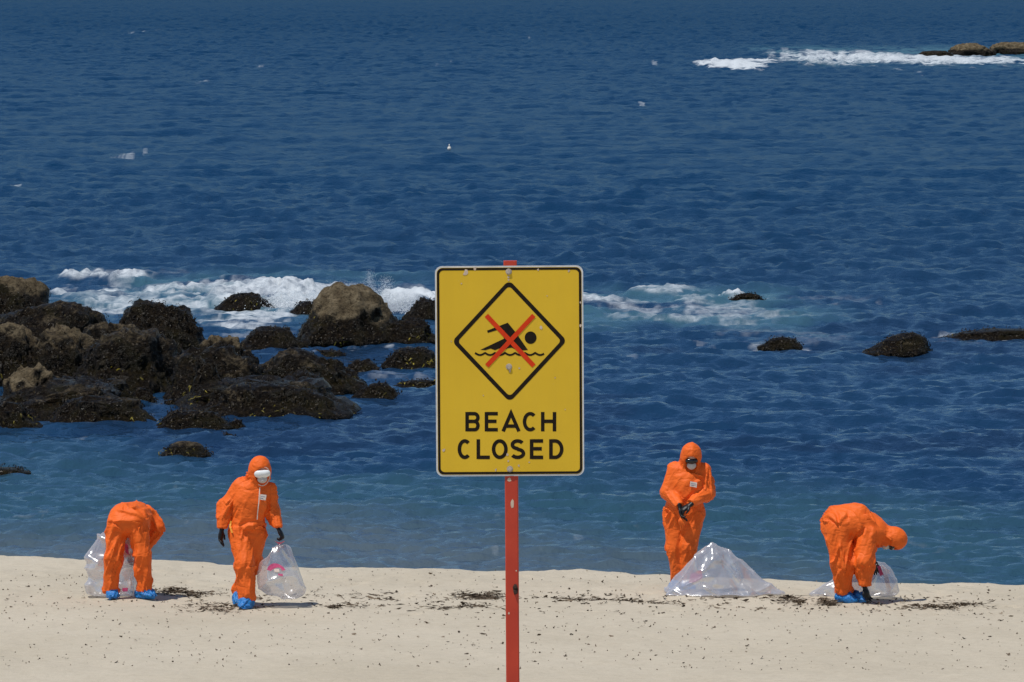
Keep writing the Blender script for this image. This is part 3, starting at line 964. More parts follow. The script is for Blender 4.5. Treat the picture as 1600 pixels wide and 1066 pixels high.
# diamond
def rdiamond(hw, hh, r_, n=10):
    pts = []
    ang = math.atan2(hh, hw)
    corners = [((hw, 0), 0), ((0, hh), 90), ((-hw, 0), 180), ((0, -hh), 270)]
    for (cx_, cz_), a0 in corners:
        half = (math.pi / 2 - ang) if a0 in (0, 180) else ang
        # turning angle at the corner
        din = r_ / math.sin(math.pi / 2 - half)
        ux, uz = (math.cos(R(a0)), math.sin(R(a0)))
        cxx, czz = cx_ - ux * din, cz_ - uz * din
        for k in range(n + 1):
            a = R(a0) + (-half + 2 * half * k / n)
            pts.append((cxx + r_ * math.cos(a), czz + r_ * math.sin(a)))
    return pts
dcx, dcz = zc(435, 399)
for_out = [(a + dcx, b + dcz) for a, b in rdiamond(252 / 2.806 * q, 269 / 2.806 * q, 24 / 2.806 * q)]
for_in = [(a + dcx, b + dcz) for a, b in rdiamond(227 / 2.806 * q, 244 / 2.806 * q, 16 / 2.806 * q)]
ring('diamond_outline', M_BLACK, for_out, for_in, -.0341, .0006)
# swimmer
sw = thing  # keep the name short below
flat('swimmer_head', M_BLACK, arc(*zc(528, 384), 26 / 2.806 * q, 27.5 / 2.806 * q, 0, 351, 26), -.0341, .0006)
body = [(308, 437), (412, 388), (404, 372), (384, 350), (340, 363), (337, 353), (428, 318), (462, 360), (516, 438), (494, 440), (480, 432), (462, 436), (446, 428), (430, 430), (410, 438), (392, 431), (372, 439), (352, 432), (330, 439)]
flat('swimmer_body', M_BLACK, [zc(*p_) for p_ in body], -.0341, .0006)
wave = []
x_ = 284
while x_ <= 588:
    ph = (x_ - 284) / 44.0
    wave.append(zc(x_, 455 + 9.5 * (abs(math.sin(math.pi * ph)) - .35) * 1.0 - 1 + 6 * 0))
    x_ += 3
strokes('water_line', M_BLACK, [wave], 8.5 / 2.806 * q, -.0341)
strokes('red_cross_bar', M_RED, [[zc(334, 286), zc(542, 508)]], 20 / 2.806 * q, -.0347)
strokes('red_cross_bar', M_RED, [[zc(542, 286), zc(336, 508)]], 20 / 2.806 * q, -.0352)
# lettering
def glyph(ch, w):
    h = 1.0; e = .085           # half stroke
    if ch == 'B': return [[(e, e * 0), (e, h)], [(e, h - e)] + arc(w - .30, .745 + .0, .30 - e, .255 - e, 90, -90, 14) + [(e, .49)], [(e, .51)] + arc(w - .27, .275, .27 - e, .235 - e * 0 + 0 - .0, 90, -90, 14)[0:] + [(e, e)]] if False else \
        [[(e, 0), (e, h)], [(e, h - e)] + arc(w - .27, .715, .27 - e, .2, 90, -90, 14) + [(e, .515)], [(e + .01, .515)] + arc(w - .255, .3, .255 - e, .215, 90, -90, 14) + [(e, e)]]
    if ch == 'E': return [[(e, 0), (e, h)], [(e, h - e), (w, h - e)], [(e, .52), (w * .90, .52)], [(e, e), (w, e)]]
    if ch == 'A': return [[(.05, 0), (w / 2, h - .06), (w - .05, 0)], [(w * .22, .27), (w * .78, .27)]]
    if ch == 'C': return [arc(w / 2, .5, w / 2 - e, .5 - e, 48, 312, 30)]
    if ch == 'H': return [[(e, 0), (e, h)], [(w - e, 0), (w - e, h)], [(e, .52), (w - e, .52)]]
    if ch == 'L': return [[(e, h), (e, 0)], [(e, e), (w, e)]]
    if ch == 'O': return [arc(w / 2, .5, w / 2 - e, .5 - e, 90, 451, 36)]
    if ch == 'S': return [arc(w / 2, .725, w / 2 - e - .03, .275 - e, 28, 262, 18) + arc(w / 2, .285, w / 2 - e, .285 - e, 82, -152, 18)]
    if ch == 'D': return [[(e, 0), (e, h)], [(e, h - e), (w * .42, h - e)] + arc(w * .42, .5, w * .58 - e, .5 - e, 88, -88, 20) + [(w * .42, e), (e, e)]]
def word(txt, boxes, y0, y1):
    for ch, (xa, xb) in zip(txt, boxes):
        H = (y1 - y0)
        w = (xb - xa) / H
        lines = [[zc(xa + p_[0] * H, y1 - p_[1] * H) for p_ in ln] for ln in glyph(ch, w)]
        strokes('letter', M_BLACK, lines, .182 * H / 2.806 * q, -.0341)
word('BEACH', [(242, 304), (327, 384), (403, 481), (494, 559), (574, 640)], 711, 796)
word('CLOSED', [(208, 270), (291, 349), (358, 427), (438, 504), (525, 583), (610, 672)], 831, 918)
# bolts, chips, scratches
def bolt(zx, zy):
    x, z = zc(zx, zy)
    bm = bmesh.new()
    bmesh.ops.create_cone(bm, cap_ends=True, segments=6, radius1=.0095, radius2=.0085, depth=.006, matrix=Matrix.Translation((x, -.037, z)) @ Matrix.Rotation(R(90), 4, 'X'))
    bmesh.ops.create_cone(bm, cap_ends=True, segments=14, radius1=.013, radius2=.012, depth=.0016, matrix=Matrix.Translation((x, -.0346, z)) @ Matrix.Rotation(R(90), 4, 'X'))
    me = bpy.data.meshes.new('bolt'); bm.to_mesh(me); bm.free()
    link('bolt', me, M_BOLT, sign_root)
for b_ in ((432, 94), (433, 512), (437, 962)): bolt(*b_)
rc = random.Random(5)
for (zx, zy, s_) in [(243, 100, 13), (432, 118, 7), (437, 530, 6), (430, 926, 6), (425, 900, 7), (375, 966, 6), (476, 948, 6), (147, 880, 9), (572, 340, 8), (695, 90, 6), (285, 82, 8), (320, 638, 3), (636, 560, 3), (478, 518, 4), (225, 147, 5), (746, 230, 6), (748, 330, 7), (560, 86, 5), (432, 130, 5), (522, 932, 4), (180, 400, 3), (600, 200, 3), (680, 700, 3)]:
    x, z = zc(zx, zy)
    pts = []
    n = 7
    for k in range(n):
        a = 2 * math.pi * k / n
        rr_ = s_ / 2.806 * q * rc.uniform(.5, 1.1)
        pts.append((x + rr_ * math.cos(a), z + rr_ * math.sin(a) * rc.uniform(.7, 1.5)))
    flat('paint_chip', M_CHIP, pts, -.0345, .0003)
# post: square tube with rounded corners, rising just above the plate
pw = 21.0 * q
topz = (579 - 407) * q
botz = g0 - sz_mid - .3
bm = bmesh.new()
prof = rrect(pw, pw, .006, 4)
zs = np.linspace(botz, topz, 14)
ringsv = [[bm.verts.new((a, b, z)) for a, b in prof] for z in zs]
for k in range(len(zs) - 1):
    for i in range(len(prof)):
        j = (i + 1) % len(prof)
        bm.faces.new((ringsv[k][i], ringsv[k][j], ringsv[k + 1][j], ringsv[k + 1][i]))
bm.faces.new(ringsv[-1])
me = bpy.data.meshes.new('post_tube'); bm.to_mesh(me); bm.free()
link('post_tube', me, M_POST, post_root)
def post_mark(name, px, py, w, h, mat, n=9, d=.0006, depth=.0004):
    x, z = (px - 800.5) * q, (579 - py) * q
    pts = [(x + w * q * math.cos(2 * math.pi * k / n) * rc.uniform(.7, 1.1), z + h * q * math.sin(2 * math.pi * k / n) * rc.uniform(.7, 1.1)) for k in range(n)]
    flat(name, mat, pts, -pw / 2 - d, depth, post_root)
post_mark('paint_chip', 801.5, 788, 3.2, 8, M_CHIP)
post_mark('paint_chip', 795, 960, 1.3, 2.2, M_CHIP)
post_mark('paint_chip', 807, 893, 1.2, 1.4, M_CHIP)
post_mark('paint_chip', 797, 750, 4.0, 3.4, M_CHIP)
post_mark('rust_stain', 805.5, 922, 4.2, 11, M_RUST)
bm = bmesh.new()
for dz in (0, -.02):
    bmesh.ops.create_cone(bm, cap_ends=True, segments=6, radius1=.009, radius2=.008, depth=.012, matrix=Matrix.Translation((5 * q, -pw / 2 - .006, (579 - 918) * q + dz)) @ Matrix.Rotation(R(90), 4, 'X'))
me = bpy.data.meshes.new('rusty_bolt'); bm.to_mesh(me); bm.free()
link('rusty_bolt', me, M_RUST, post_root)

# ------------------------------------------------------------------ people: signed distance bodies, meshed with surface nets
def surface_nets(F, org, h):
    nx, ny, nz = F.shape
    cs = (nx - 1, ny - 1, nz - 1)
    S = np.zeros(cs + (3,)); Cn = np.zeros(cs)
    quads = []
    ins = F < 0
    for ax in range(3):
        sl0 = [slice(None)] * 3; sl1 = [slice(None)] * 3
        sl0[ax] = slice(0, -1); sl1[ax] = slice(1, None)
        a, b = F[tuple(sl0)], F[tuple(sl1)]
        cr = ins[tuple(sl0)] != ins[tuple(sl1)]
        I = np.argwhere(cr)
        fa, fb = a[cr], b[cr]
        t_ = fa / (fa - fb)
        pos = I.astype(float)
        pos[:, ax] += t_
        o1, o2 = [(1, 2), (2, 0), (0, 1)][ax]
        for d1 in (-1, 0):
            for d2 in (-1, 0):
                J = I.copy(); J[:, o1] += d1; J[:, o2] += d2
                ok = (J[:, o1] >= 0) & (J[:, o2] >= 0) & (J[:, o1] < cs[o1]) & (J[:, o2] < cs[o2])
                np.add.at(S, tuple(J[ok].T), pos[ok]); np.add.at(Cn, tuple(J[ok].T), 1)
        ok = (I[:, o1] > 0) & (I[:, o2] > 0) & (I[:, o1] < cs[o1]) & (I[:, o2] < cs[o2])
        I = I[ok]; flip = fa[ok] > 0
        q4 = []
        for d1, d2 in ((-1, -1), (0, -1), (0, 0), (-1, 0)):
            J = I.copy(); J[:, o1] += d1; J[:, o2] += d2
            q4.append(np.ravel_multi_index(J.T, cs))
        Q = np.stack(q4, 1)
        Q[flip] = Q[flip][:, ::-1]
        quads.append(Q)
    act = np.flatnonzero(Cn.ravel() > 0)
    mp = -np.ones(Cn.size, dtype=np.int64); mp[act] = np.arange(len(act))
    V = S.reshape(-1, 3)[act] / Cn.ravel()[act][:, None]
    return V * h + org, mp[np.concatenate(quads)]

def smin(a, b, k):
    if k <= 0: return np.minimum(a, b)
    h = np.clip(k - np.abs(a - b), 0, None) / k
    return np.minimum(a, b) - h * h * k * .25

def cap(a, b, ra, rb, sq=None): return ('c', np.array(a, float), np.array(b, float), ra, rb, sq)
def ell(c, r_, rot=(0, 0, 0)):
    from mathutils import Euler
    return ('e', np.array(c, float), np.array(r_, float), np.array(Euler(rot).to_matrix()))
def prim_d(pr, P):
    if pr[0] == 'c':
        _, a, b, ra, rb, sq = pr
        ba = b - a
        t_ = np.clip(((P - a) @ ba) / (ba @ ba), 0, 1)
        v = P - a - t_[..., None] * ba
        if sq is not None:
            ax = np.array(sq[0], float); ax /= np.linalg.norm(ax)
            v = v + (sq[1] - 1) * (v @ ax)[..., None] * ax
        return np.sqrt((v * v).sum(-1)) - (ra + (rb - ra) * t_)
    _, c, r_, M = pr
    v = (P - c) @ M
    k0 = np.sqrt(((v / r_) ** 2).sum(-1)) + 1e-9
    k1 = np.sqrt(((v / r_ ** 2) ** 2).sum(-1)) + 1e-9
    return k0 * (k0 - 1) / k1

def prim_bounds(prs, pad):
    lo, hi = np.full(3, 9.), np.full(3, -9.)
    for p_ in prs:
        if p_[0] == 'c':
            m = max(p_[3], p_[4]) * 1.1
            if p_[5] is not None and p_[5][1] < 1: m /= p_[5][1]
            lo = np.minimum(lo, np.minimum(p_[1], p_[2]) - m); hi = np.maximum(hi, np.maximum(p_[1], p_[2]) + m)
        else:
            m = p_[2].max(); lo = np.minimum(lo, p_[1] - m); hi = np.maximum(hi, p_[1] + m)
    return lo - pad, hi + pad

def sdf_mesh(groups, kg, h=.011, carve=(), cuts=()):
    """groups: list of (prims, k inside the group, cut plane or None); kg blends the groups"""
    allp = [p_ for g in groups for p_ in g[0]]
    lo, hi = prim_bounds(allp, .03)
    n = np.ceil((hi - lo) / h).astype(int) + 1
    ax = [lo[i] + np.arange(n[i]) * h for i in range(3)]
    P = np.stack(np.meshgrid(*ax, indexing='ij'), -1)
    D = None
    for prs, k, cut in groups:
        d = None
        for p_ in prs:
            e = prim_d(p_, P)
            d = e if d is None else smin(d, e, k)
        if cut is not None:
            cp, cn = np.array(cut[0], float), np.array(cut[1], float)
            cn /= np.linalg.norm(cn)
            d = np.maximum(d, (P - cp) @ cn)
        D = d if D is None else smin(D, d, kg)
    for p_ in carve:
        D = np.maximum(D, -prim_d(p_, P))
    V, F = surface_nets(D, lo, h)
    return V, F, allp

def wrinkle(V, F, prims, amp=.010, seed=0, fine=.004):
    me = mesh_np('tmp', V, F); N = vert_normals(me); bpy.data.meshes.remove(me)
    best = np.full(len(V), 9.); A = np.zeros((len(V), 3)); soft = np.ones(len(V))
    for k, p_ in enumerate(prims):
        d = prim_d(p_, V)
        if p_[0] == 'c':
            ba = p_[2] - p_[1]; L = np.linalg.norm(ba); u = ba / L
            t_ = (V - p_[1]) @ u
            v = V - p_[1] - t_[:, None] * u
            e1 = np.cross(u, (0.3, 1, 0.2)); e1 /= np.linalg.norm(e1); e2 = np.cross(u, e1)
            n_ = np.linalg.norm(v, axis=1) + 1e-6
            c_, s_ = (v @ e1) / n_, (v @ e2) / n_
            co = np.stack([t_ * 6.0 + 1.7 * c_ - 1.1 * s_, c_ * 1.1, s_ * 1.1], 1) + k * 5.3
        else:
            co = V * np.array([9., 7., 9.]) + k * 2.2
        m = d < best
        best = np.where(m, d, best); A[m] = co[m]; soft[m] = 1.0 if p_[0] == 'c' else .22
    f1 = 1 - np.abs(2 * fbm(A, 2, seed, .22) - 1)                   # folds: narrow ridges across the limb
    f2 = 1 - np.abs(2 * vnoise(A * np.array([1.9, 1.6, 1.6]) + 40, seed + 4) - 1)
    big = fbm(V * 5.0 + seed, 2, seed + 5) - .5
    gate = .30 + .9 * sstep(.35, .62, vnoise(V * 4.5 + 9 + seed, seed + 2))
    disp = amp * 3.0 * (f1 ** 4 - .36) * gate + amp * .4 * (f2 ** 3 - .4) * gate + amp * 1.8 * big
    disp = disp + fine * (fbm(V * 26 + seed, 2, seed + 8) - .5)
    return V + N * (disp * soft)[:, None]

def hand_prims(w, d, pn, curl=(.35, .4, .45, .5), spread=.09, thumb=.5, side=1, sc_=1.12):
    """w wrist, d finger direction, pn palm normal; returns the capsules of a gloved hand"""
    w = np.array(w, float); d = np.array(d, float); d /= np.linalg.norm(d)
    pn = np.array(pn, float); pn -= d * (pn @ d); pn /= np.linalg.norm(pn)
    s = np.cross(d, pn) * side
    pr = [cap(w - d * .03 * sc_, w, .034, .030, (pn, 1.3)), cap(w, w + d * .055 * sc_, .030 * sc_, .040 * sc_, (pn, 1.7)), cap(w + d * .05 * sc_, w + d * .08 * sc_, .041 * sc_, .040 * sc_, (pn, 1.9))]
    for i, (of, L) in enumerate(zip((.031, .0105, -.0105, -.031), (.072, .080, .074, .058))):
        p = w + (d * (.088 - abs(i - 1.3) * .004) + s * of) * sc_
        dd = d + s * of / .031 * spread
        a = 0
        for kseg, fr in enumerate((.42, .32, .26)):
            a += curl[i] * (1.0 if kseg else .8)
            q_ = dd * math.cos(a) + pn * math.sin(a)
            q_ /= np.linalg.norm(q_)
            e = p + q_ * L * fr * sc_
            pr.append(cap(p, e, .0095 * sc_ - kseg * .0006, .0092 * sc_ - kseg * .0008))
            p = e
    b = w + (d * .022 + s * .028) * sc_
    q1 = d * .72 + s * .62 + pn * .25 * thumb; q1 /= np.linalg.norm(q1)
    m = b + q1 * .042 * sc_
    q2 = d * .9 + s * (.35 - .4 * thumb) + pn * .5 * thumb; q2 /= np.linalg.norm(q2)
    pr += [cap(b, m, .0125 * sc_, .0105 * sc_), cap(m, m + q2 * .034 * sc_, .0105 * sc_, .009 * sc_)]
    return pr

def glove(root, name, *a, **k):
    pr = hand_prims(*a, **k)
    V, F, _ = sdf_mesh([(pr, .008, None)], 0, .0048)
    return link(name, mesh_np(name, V, F), M_GLOVE, root)

def shoe(root, ankle, heel, toe, seed=0, wide=.052):
    """baggy plastic overshoe from ankle gathers to toe"""
    ankle, heel, toe = (np.array(x, float) for x in (ankle, heel, toe))
    d = toe - heel; d /= np.linalg.norm(d)
    up = np.array((0, 0, 1.))
    mid = heel + (toe - heel) * .5
    pr = [cap(ankle + up * .03, heel + up * .06, .062, .060), cap(heel + up * .05, mid + up * .052, .054, .057, (np.cross(d, up), .92)),
          cap(mid + up * .05, toe + up * .035 - d * .03, .056, .036, (np.cross(d, up), .78)), cap(ankle + up * .02, mid + up * .05, .055, .05)]
    V, F, pp = sdf_mesh([(pr, .04, (heel * [1, 1, 0] + np.array([0, 0, min(heel[2], toe[2]) + .006]), (0, 0, -1)))], 0, .0085)
    V2 = wrinkle(V, F, pp, .008, seed, .007)
    V2[:, 2] = np.maximum(V2[:, 2], min(heel[2], toe[2]) + .002)
    return link('shoe_cover', mesh_np('shoe_cover', V2, F), M_BLUE, root)

def head_parts(root, c, fwd, up, goggle=M_GOGGLE, nose=True, trim=True, scl=1.0, shield=False):
    """face, respirator, goggles and the hood's elastic rim; c head centre, fwd where the face looks"""
    c = np.array(c, float); f = np.array(fwd, float); f /= np.linalg.norm(f)
    u = np.array(up, float); u -= f * (u @ f); u /= np.linalg.norm(u)
    s = np.cross(f, u)
    M = np.stack([s, f, u], 1)
    def wl(x, y, z): return c + M @ (np.array((x, y, z), float) * scl)
    eul = Matrix(M.tolist()).to_euler()
    e3 = (eul.x, eul.y, eul.z)
    def E(p, r_): return ell(wl(*p), np.array(r_) * scl, e3)
    pr = [E((0, .0, .0), (.074, .092, .112)), E((0, .035, -.065), (.052, .055, .055)), cap(wl(0, .088, .01), wl(0, .108, -.028), .011 * scl, .016 * scl),
          E((0, .082, .028), (.055, .018, .014)), E((0, .082, -.065), (.028, .016, .009))]
    eyes = [E((.031, .083, .008), (.016, .010, .009)), E((-.031, .083, .008), (.016, .010, .009))]
    V, F, _ = sdf_mesh([(pr, .02, None)], 0, .007, carve=())
    link('face', mesh_np('face', V, F), M_SKIN, root)
    pr = [E((0, .085, -.050), (.056, .048, .046)), cap(wl(0, .10, -.02), wl(0, .118, -.05), .022 * scl, .024 * scl)]
    V, F, _ = sdf_mesh([(pr, .02, None)], 0, .007)
    o = link('respirator_mask', mesh_np('respirator_mask', V, F), M_MASK, root)
    if shield:
        pr = [cap(wl(-.050, .088, .020), wl(.050, .088, .020), .042 * scl, .042 * scl, (f, 1.5)), cap(wl(-.02, .10, .018), wl(.02, .10, .018), .042 * scl, .042 * scl, (f, 1.5))]
    else:
        pr = [cap(wl(-.042, .083, .020), wl(.042, .083, .020), .030 * scl, .030 * scl, (f, 1.15)), cap(wl(0, .092, .022), wl(0, .094, .018), .030 * scl, .028 * scl)]
    V, F, _ = sdf_mesh([(pr, .02, None)], 0, .007)
    link('goggles', mesh_np('goggles', V, F), goggle, root)
    if trim:
        n, k = 40, 6
        VV, FF = [], []
        for i in range(n):
            a = 2 * math.pi * i / n
            cc = np.array((math.sin(a) * .088, .068 + .014 * math.cos(a * 2) - .012 * math.cos(a), math.cos(a) * .112 - .015))
            o_ = np.array((math.sin(a), 0, math.cos(a)))
            for j in range(k):
                b = 2 * math.pi * j / k
                VV.append(wl(*(cc + o_ * .006 * math.cos(b) + np.array((0, 1, 0)) * .006 * math.sin(b))))
        for i in range(n):
            for j in range(k):
                FF.append((i * k + j, i * k + (j + 1) % k, ((i + 1) % n) * k + (j + 1) % k, ((i + 1) % n) * k + j))
        link('hood_trim', mesh_np('hood_trim', VV, FF), M_TRIM, root)
    return E

def front_y(V, x, z, r_=.03):
    m = (np.abs(V[:, 0] - x) < r_) & (np.abs(V[:, 2] - z) < r_)
    return V[m, 1].min() if m.any() else V[:, 1].min()

def patch(root, name, V, pts, mat, off=.010, nx=5, nz=4):
    """cloth patch laid on the front of the body between four (x,z) corners, order: tl, tr, br, bl"""
    tl, tr, br, bl = (np.array(p_) for p_ in pts)
    VV, FF = [], []
    for j in range(nz):
        for i in range(nx):
            a, b = i / (nx - 1), j / (nz - 1)
            p_ = (tl * (1 - a) + tr * a) * (1 - b) + (bl * (1 - a) + br * a) * b
            VV.append((p_[0], front_y(V, p_[0], p_[1]) - off, p_[1]))
    VV = np.array(VV)
    VV[:, 1] = VV[:, 1] * .5 + VV[:, 1].mean() * .5
    for j in range(nz - 1):
        for i in range(nx - 1):
            FF.append((j * nx + i, (j + 1) * nx + i, (j + 1) * nx + i + 1, j * nx + i + 1))
    o = link(name, mesh_np(name, VV, FF), mat, root)
    if name == 'chest_patch':                       # two lines of tiny unreadable print
        for j, (k0, k1) in enumerate(((.15, .85), (.15, .6))):
            b = .32 + .34 * j
            row = [[(tl * (1 - a) + tr * a) * (1 - bb) + (bl * (1 - a) + br * a) * bb for a in (k0, k1)] for bb in (b, b + .13)]
            yy = VV[:, 1].min() - .003
            pv = [(p_[0], yy, p_[1]) for p_ in (row[0][0], row[0][1], row[1][1], row[1][0])]
            link('patch_print', mesh_np('patch_print', pv, [(0, 3, 2, 1)]), M_INK, o)
    return o

def ribbon(root, name, V, path, w, mat, off=.010):
    VV, FF = [], []
    n = 18
    P = np.array(path, float)
    ts = np.linspace(0, len(P) - 1, n)
    for k, t_ in enumerate(ts):
        i = min(int(t_), len(P) - 2); p_ = P[i] + (P[i + 1] - P[i]) * (t_ - i)
        y = front_y(V, p_[0], p_[1]) - off
        VV += [(p_[0] - w / 2, y, p_[1]), (p_[0] + w / 2, y, p_[1])]
        if k: FF.append((2 * k - 2, 2 * k - 1, 2 * k + 1, 2 * k))
    VV = np.array(VV)
    y = VV[::2, 1]; ysm = np.convolve(np.pad(y, 2, 'edge'), np.ones(5) / 5, 'valid')
    VV[::2, 1] = np.minimum(y, ysm); VV[1::2, 1] = np.minimum(y, ysm)
    return link(name, mesh_np(name, VV, FF), mat, root)

XA = (1, 0, 0); YA = (0, 1, 0)

# --- person bending over, seen from behind (left)
def person_a():
    g = ground_at(200, 936)
    root = thing('person', 'person in orange coveralls bent double, seen from behind, left of the walking person', 'person', g, group='clean up crew in orange coveralls')
    torso = [cap((-.075, .03, .86), (.075, .03, .86), .145, .145, (YA, .98)), cap((-.03, .12, .905), (.03, .30, .90), .165, .175, (XA, .86)), cap((0, .28, .89), (.02, .50, .80), .170, .145, (XA, .78))]
    legL = [cap((-.115, .02, .84), (-.165, -.04, .48), .125, .098), cap((-.165, -.04, .48), (-.190, .02, .10), .096, .088)]
    legR = [cap((.11, .02, .84), (.170, -.02, .50), .125, .094), cap((.17, -.02, .50), (.185, .02, .10), .094, .090)]
    armR = [cap((.19, .42, .93), (.305, .40, .78), .090, .080), cap((.305, .40, .78), (.19, .47, .56), .078, .056)]
    armL = [cap((-.16, .48, .84), (-.17, .56, .62), .088, .075), cap((-.17, .56, .62), (-.05, .52, .46), .072, .055)]
    hood = [ell((.03, .66, .66), (.125, .15, .15))]
    V, F, pr = sdf_mesh([(torso, .07, None), (legL, .05, ((-.19, 0, .075), (0, 0, -1))), (legR, .05, ((.185, 0, .075), (0, 0, -1))), (armR, .04, None), (armL, .04, None), (hood, .03, None)], .028)
    V = wrinkle(V, F, pr, .010, 3)
    # jacket blouses out over the waist seam
    blo = sstep(.865, .895, V[:, 2] + .12 * (V[:, 1])) * (1 - sstep(.0, .25, V[:, 1] - .12))
    V[:, 1] -= .022 * blo
    link('coverall', mesh_np('coverall', V, F), M_SUIT, root)
    E = head_parts(root, (.03, .70, .64), (0, -.25, -1), (0, 1, -.2), trim=False)
    shoe(root, (-.185, .03, .09), (-.185, .09, .0), (-.165, -.13, .0), 5)
    shoe(root, (.185, .03, .09), (.150, .06, .0), (.300, -.07, .012), 6)
    glove(root, 'glove', (.18, .475, .54), (-.25, .0, -1), (-1, -.2, 0), side=1)
    glove(root, 'glove', (-.045, .515, .45), (.5, -.1, -1), (1, -.2, .3), side=-1)
    return root

# --- walker with bag
def person_b():
    g = ground_at(385, 949)
    root = thing('person', 'person in orange coveralls walking towards the camera, carrying a clear bag', 'person', g, group='clean up crew in orange coveralls')
    torso = [cap((-.045, .02, .87), (.075, .02, .87), .135, .135), cap((.02, .01, .98), (.055, -.0, 1.18), .155, .165, (XA, .86)), cap((.01, -.01, 1.27), (.13, .01, 1.27), .145, .140, (YA, 1.15)), cap((.06, .0, 1.36), (.13, -.02, 1.47), .128, .095)]
    legF = [cap((-.065, .0, .84), (-.01, -.14, .50), .132, .108), cap((-.01, -.14, .50), (.015, -.13, .13), .106, .095)]
    legB = [cap((.10, .03, .84), (.055, .05, .48), .128, .098), cap((.055, .05, .48), (-.085, .25, .15), .096, .085)]
    armL = [cap((-.055, .0, 1.365), (-.205, .02, 1.13), .092, .088), cap((-.215, .02, 1.13), (-.265, -.06, .905), .092, .056)]
    armR = [cap((.235, .02, 1.33), (.285, .03, 1.09), .092, .084), cap((.285, .03, 1.09), (.355, -.06, .915), .085, .055)]
    hood = [ell((.155, -.05, 1.555), (.128, .140, .155), (.25, 0, 0)), cap((.11, .0, 1.43), (.15, -.02, 1.5), .11, .11)]
    fw, up_ = np.array((.18, -1, -.42)), (0, -.3, 1)
    fwn = fw / np.linalg.norm(fw)
    carve = [ell(np.array((.175, -.06, 1.525)) + fwn * .115, (.083, .085, .105), (.35, 0, .15))]
    V, F, pr = sdf_mesh([(torso, .08, None), (legF, .05, ((.015, -.13, .09), (0, 0, -1))), (legB, .05, ((-.085, .25, .10), (0, 0, -1))),
                         (armL, .04, ((-.268, -.065, .895), (-.1, -.1, -1))), (armR, .04, ((.358, -.065, .905), (.1, -.1, -1))), (hood, .05, None)], .026, carve=carve)
    V = wrinkle(V, F, pr, .011, 12)
    w = np.exp(-((V[:, 2] - .955 - .03 * np.sin(V[:, 0] * 9)) / .018) ** 2) * (np.abs(V[:, 0] - .03) < .2)
    V[:, 1] += np.sign(V[:, 1] - .02) * -.012 * w
    body = link('coverall', mesh_np('coverall', V, F), M_SUIT, root)
    head_parts(root, (.175, -.072, 1.53), fw, up_, goggle=M_GOGGLEW, shield=True)
    ribbon(root, 'zip', V, [(.160, 1.36), (.150, 1.2), (.135, 1.07), (.13, 1.0)], .011, M_TRIM)
    patch(root, 'chest_patch', V, [(.165, 1.285), (.235, 1.275), (.225, 1.215), (.155, 1.225)], M_PATCH)
    ribbon(root, 'waist_cord', V, [(-.165, .98), (-.175, .92), (-.15, .85)], .02, M_YELLOWTIE, .012)
    shoe(root, (.015, -.13, .11), (.035, -.08, .035), (-.035, -.31, .0), 15, .06)
    shoe(root, (-.085, .25, .13), (-.07, .29, .06), (-.11, .10, .0), 16)
    glove(root, 'glove', (-.27, -.07, .875), (-.12, -.12, -1), (.6, -.3, 0), curl=(.2, .28, .35, .45), spread=.14, side=-1, thumb=.4)
    glove(root, 'glove', (.362, -.07, .895), (.45, -.1, -.9), (-.6, .1, -.4), curl=(.8, .9, .9, .9), side=1, thumb=.9)
    return root

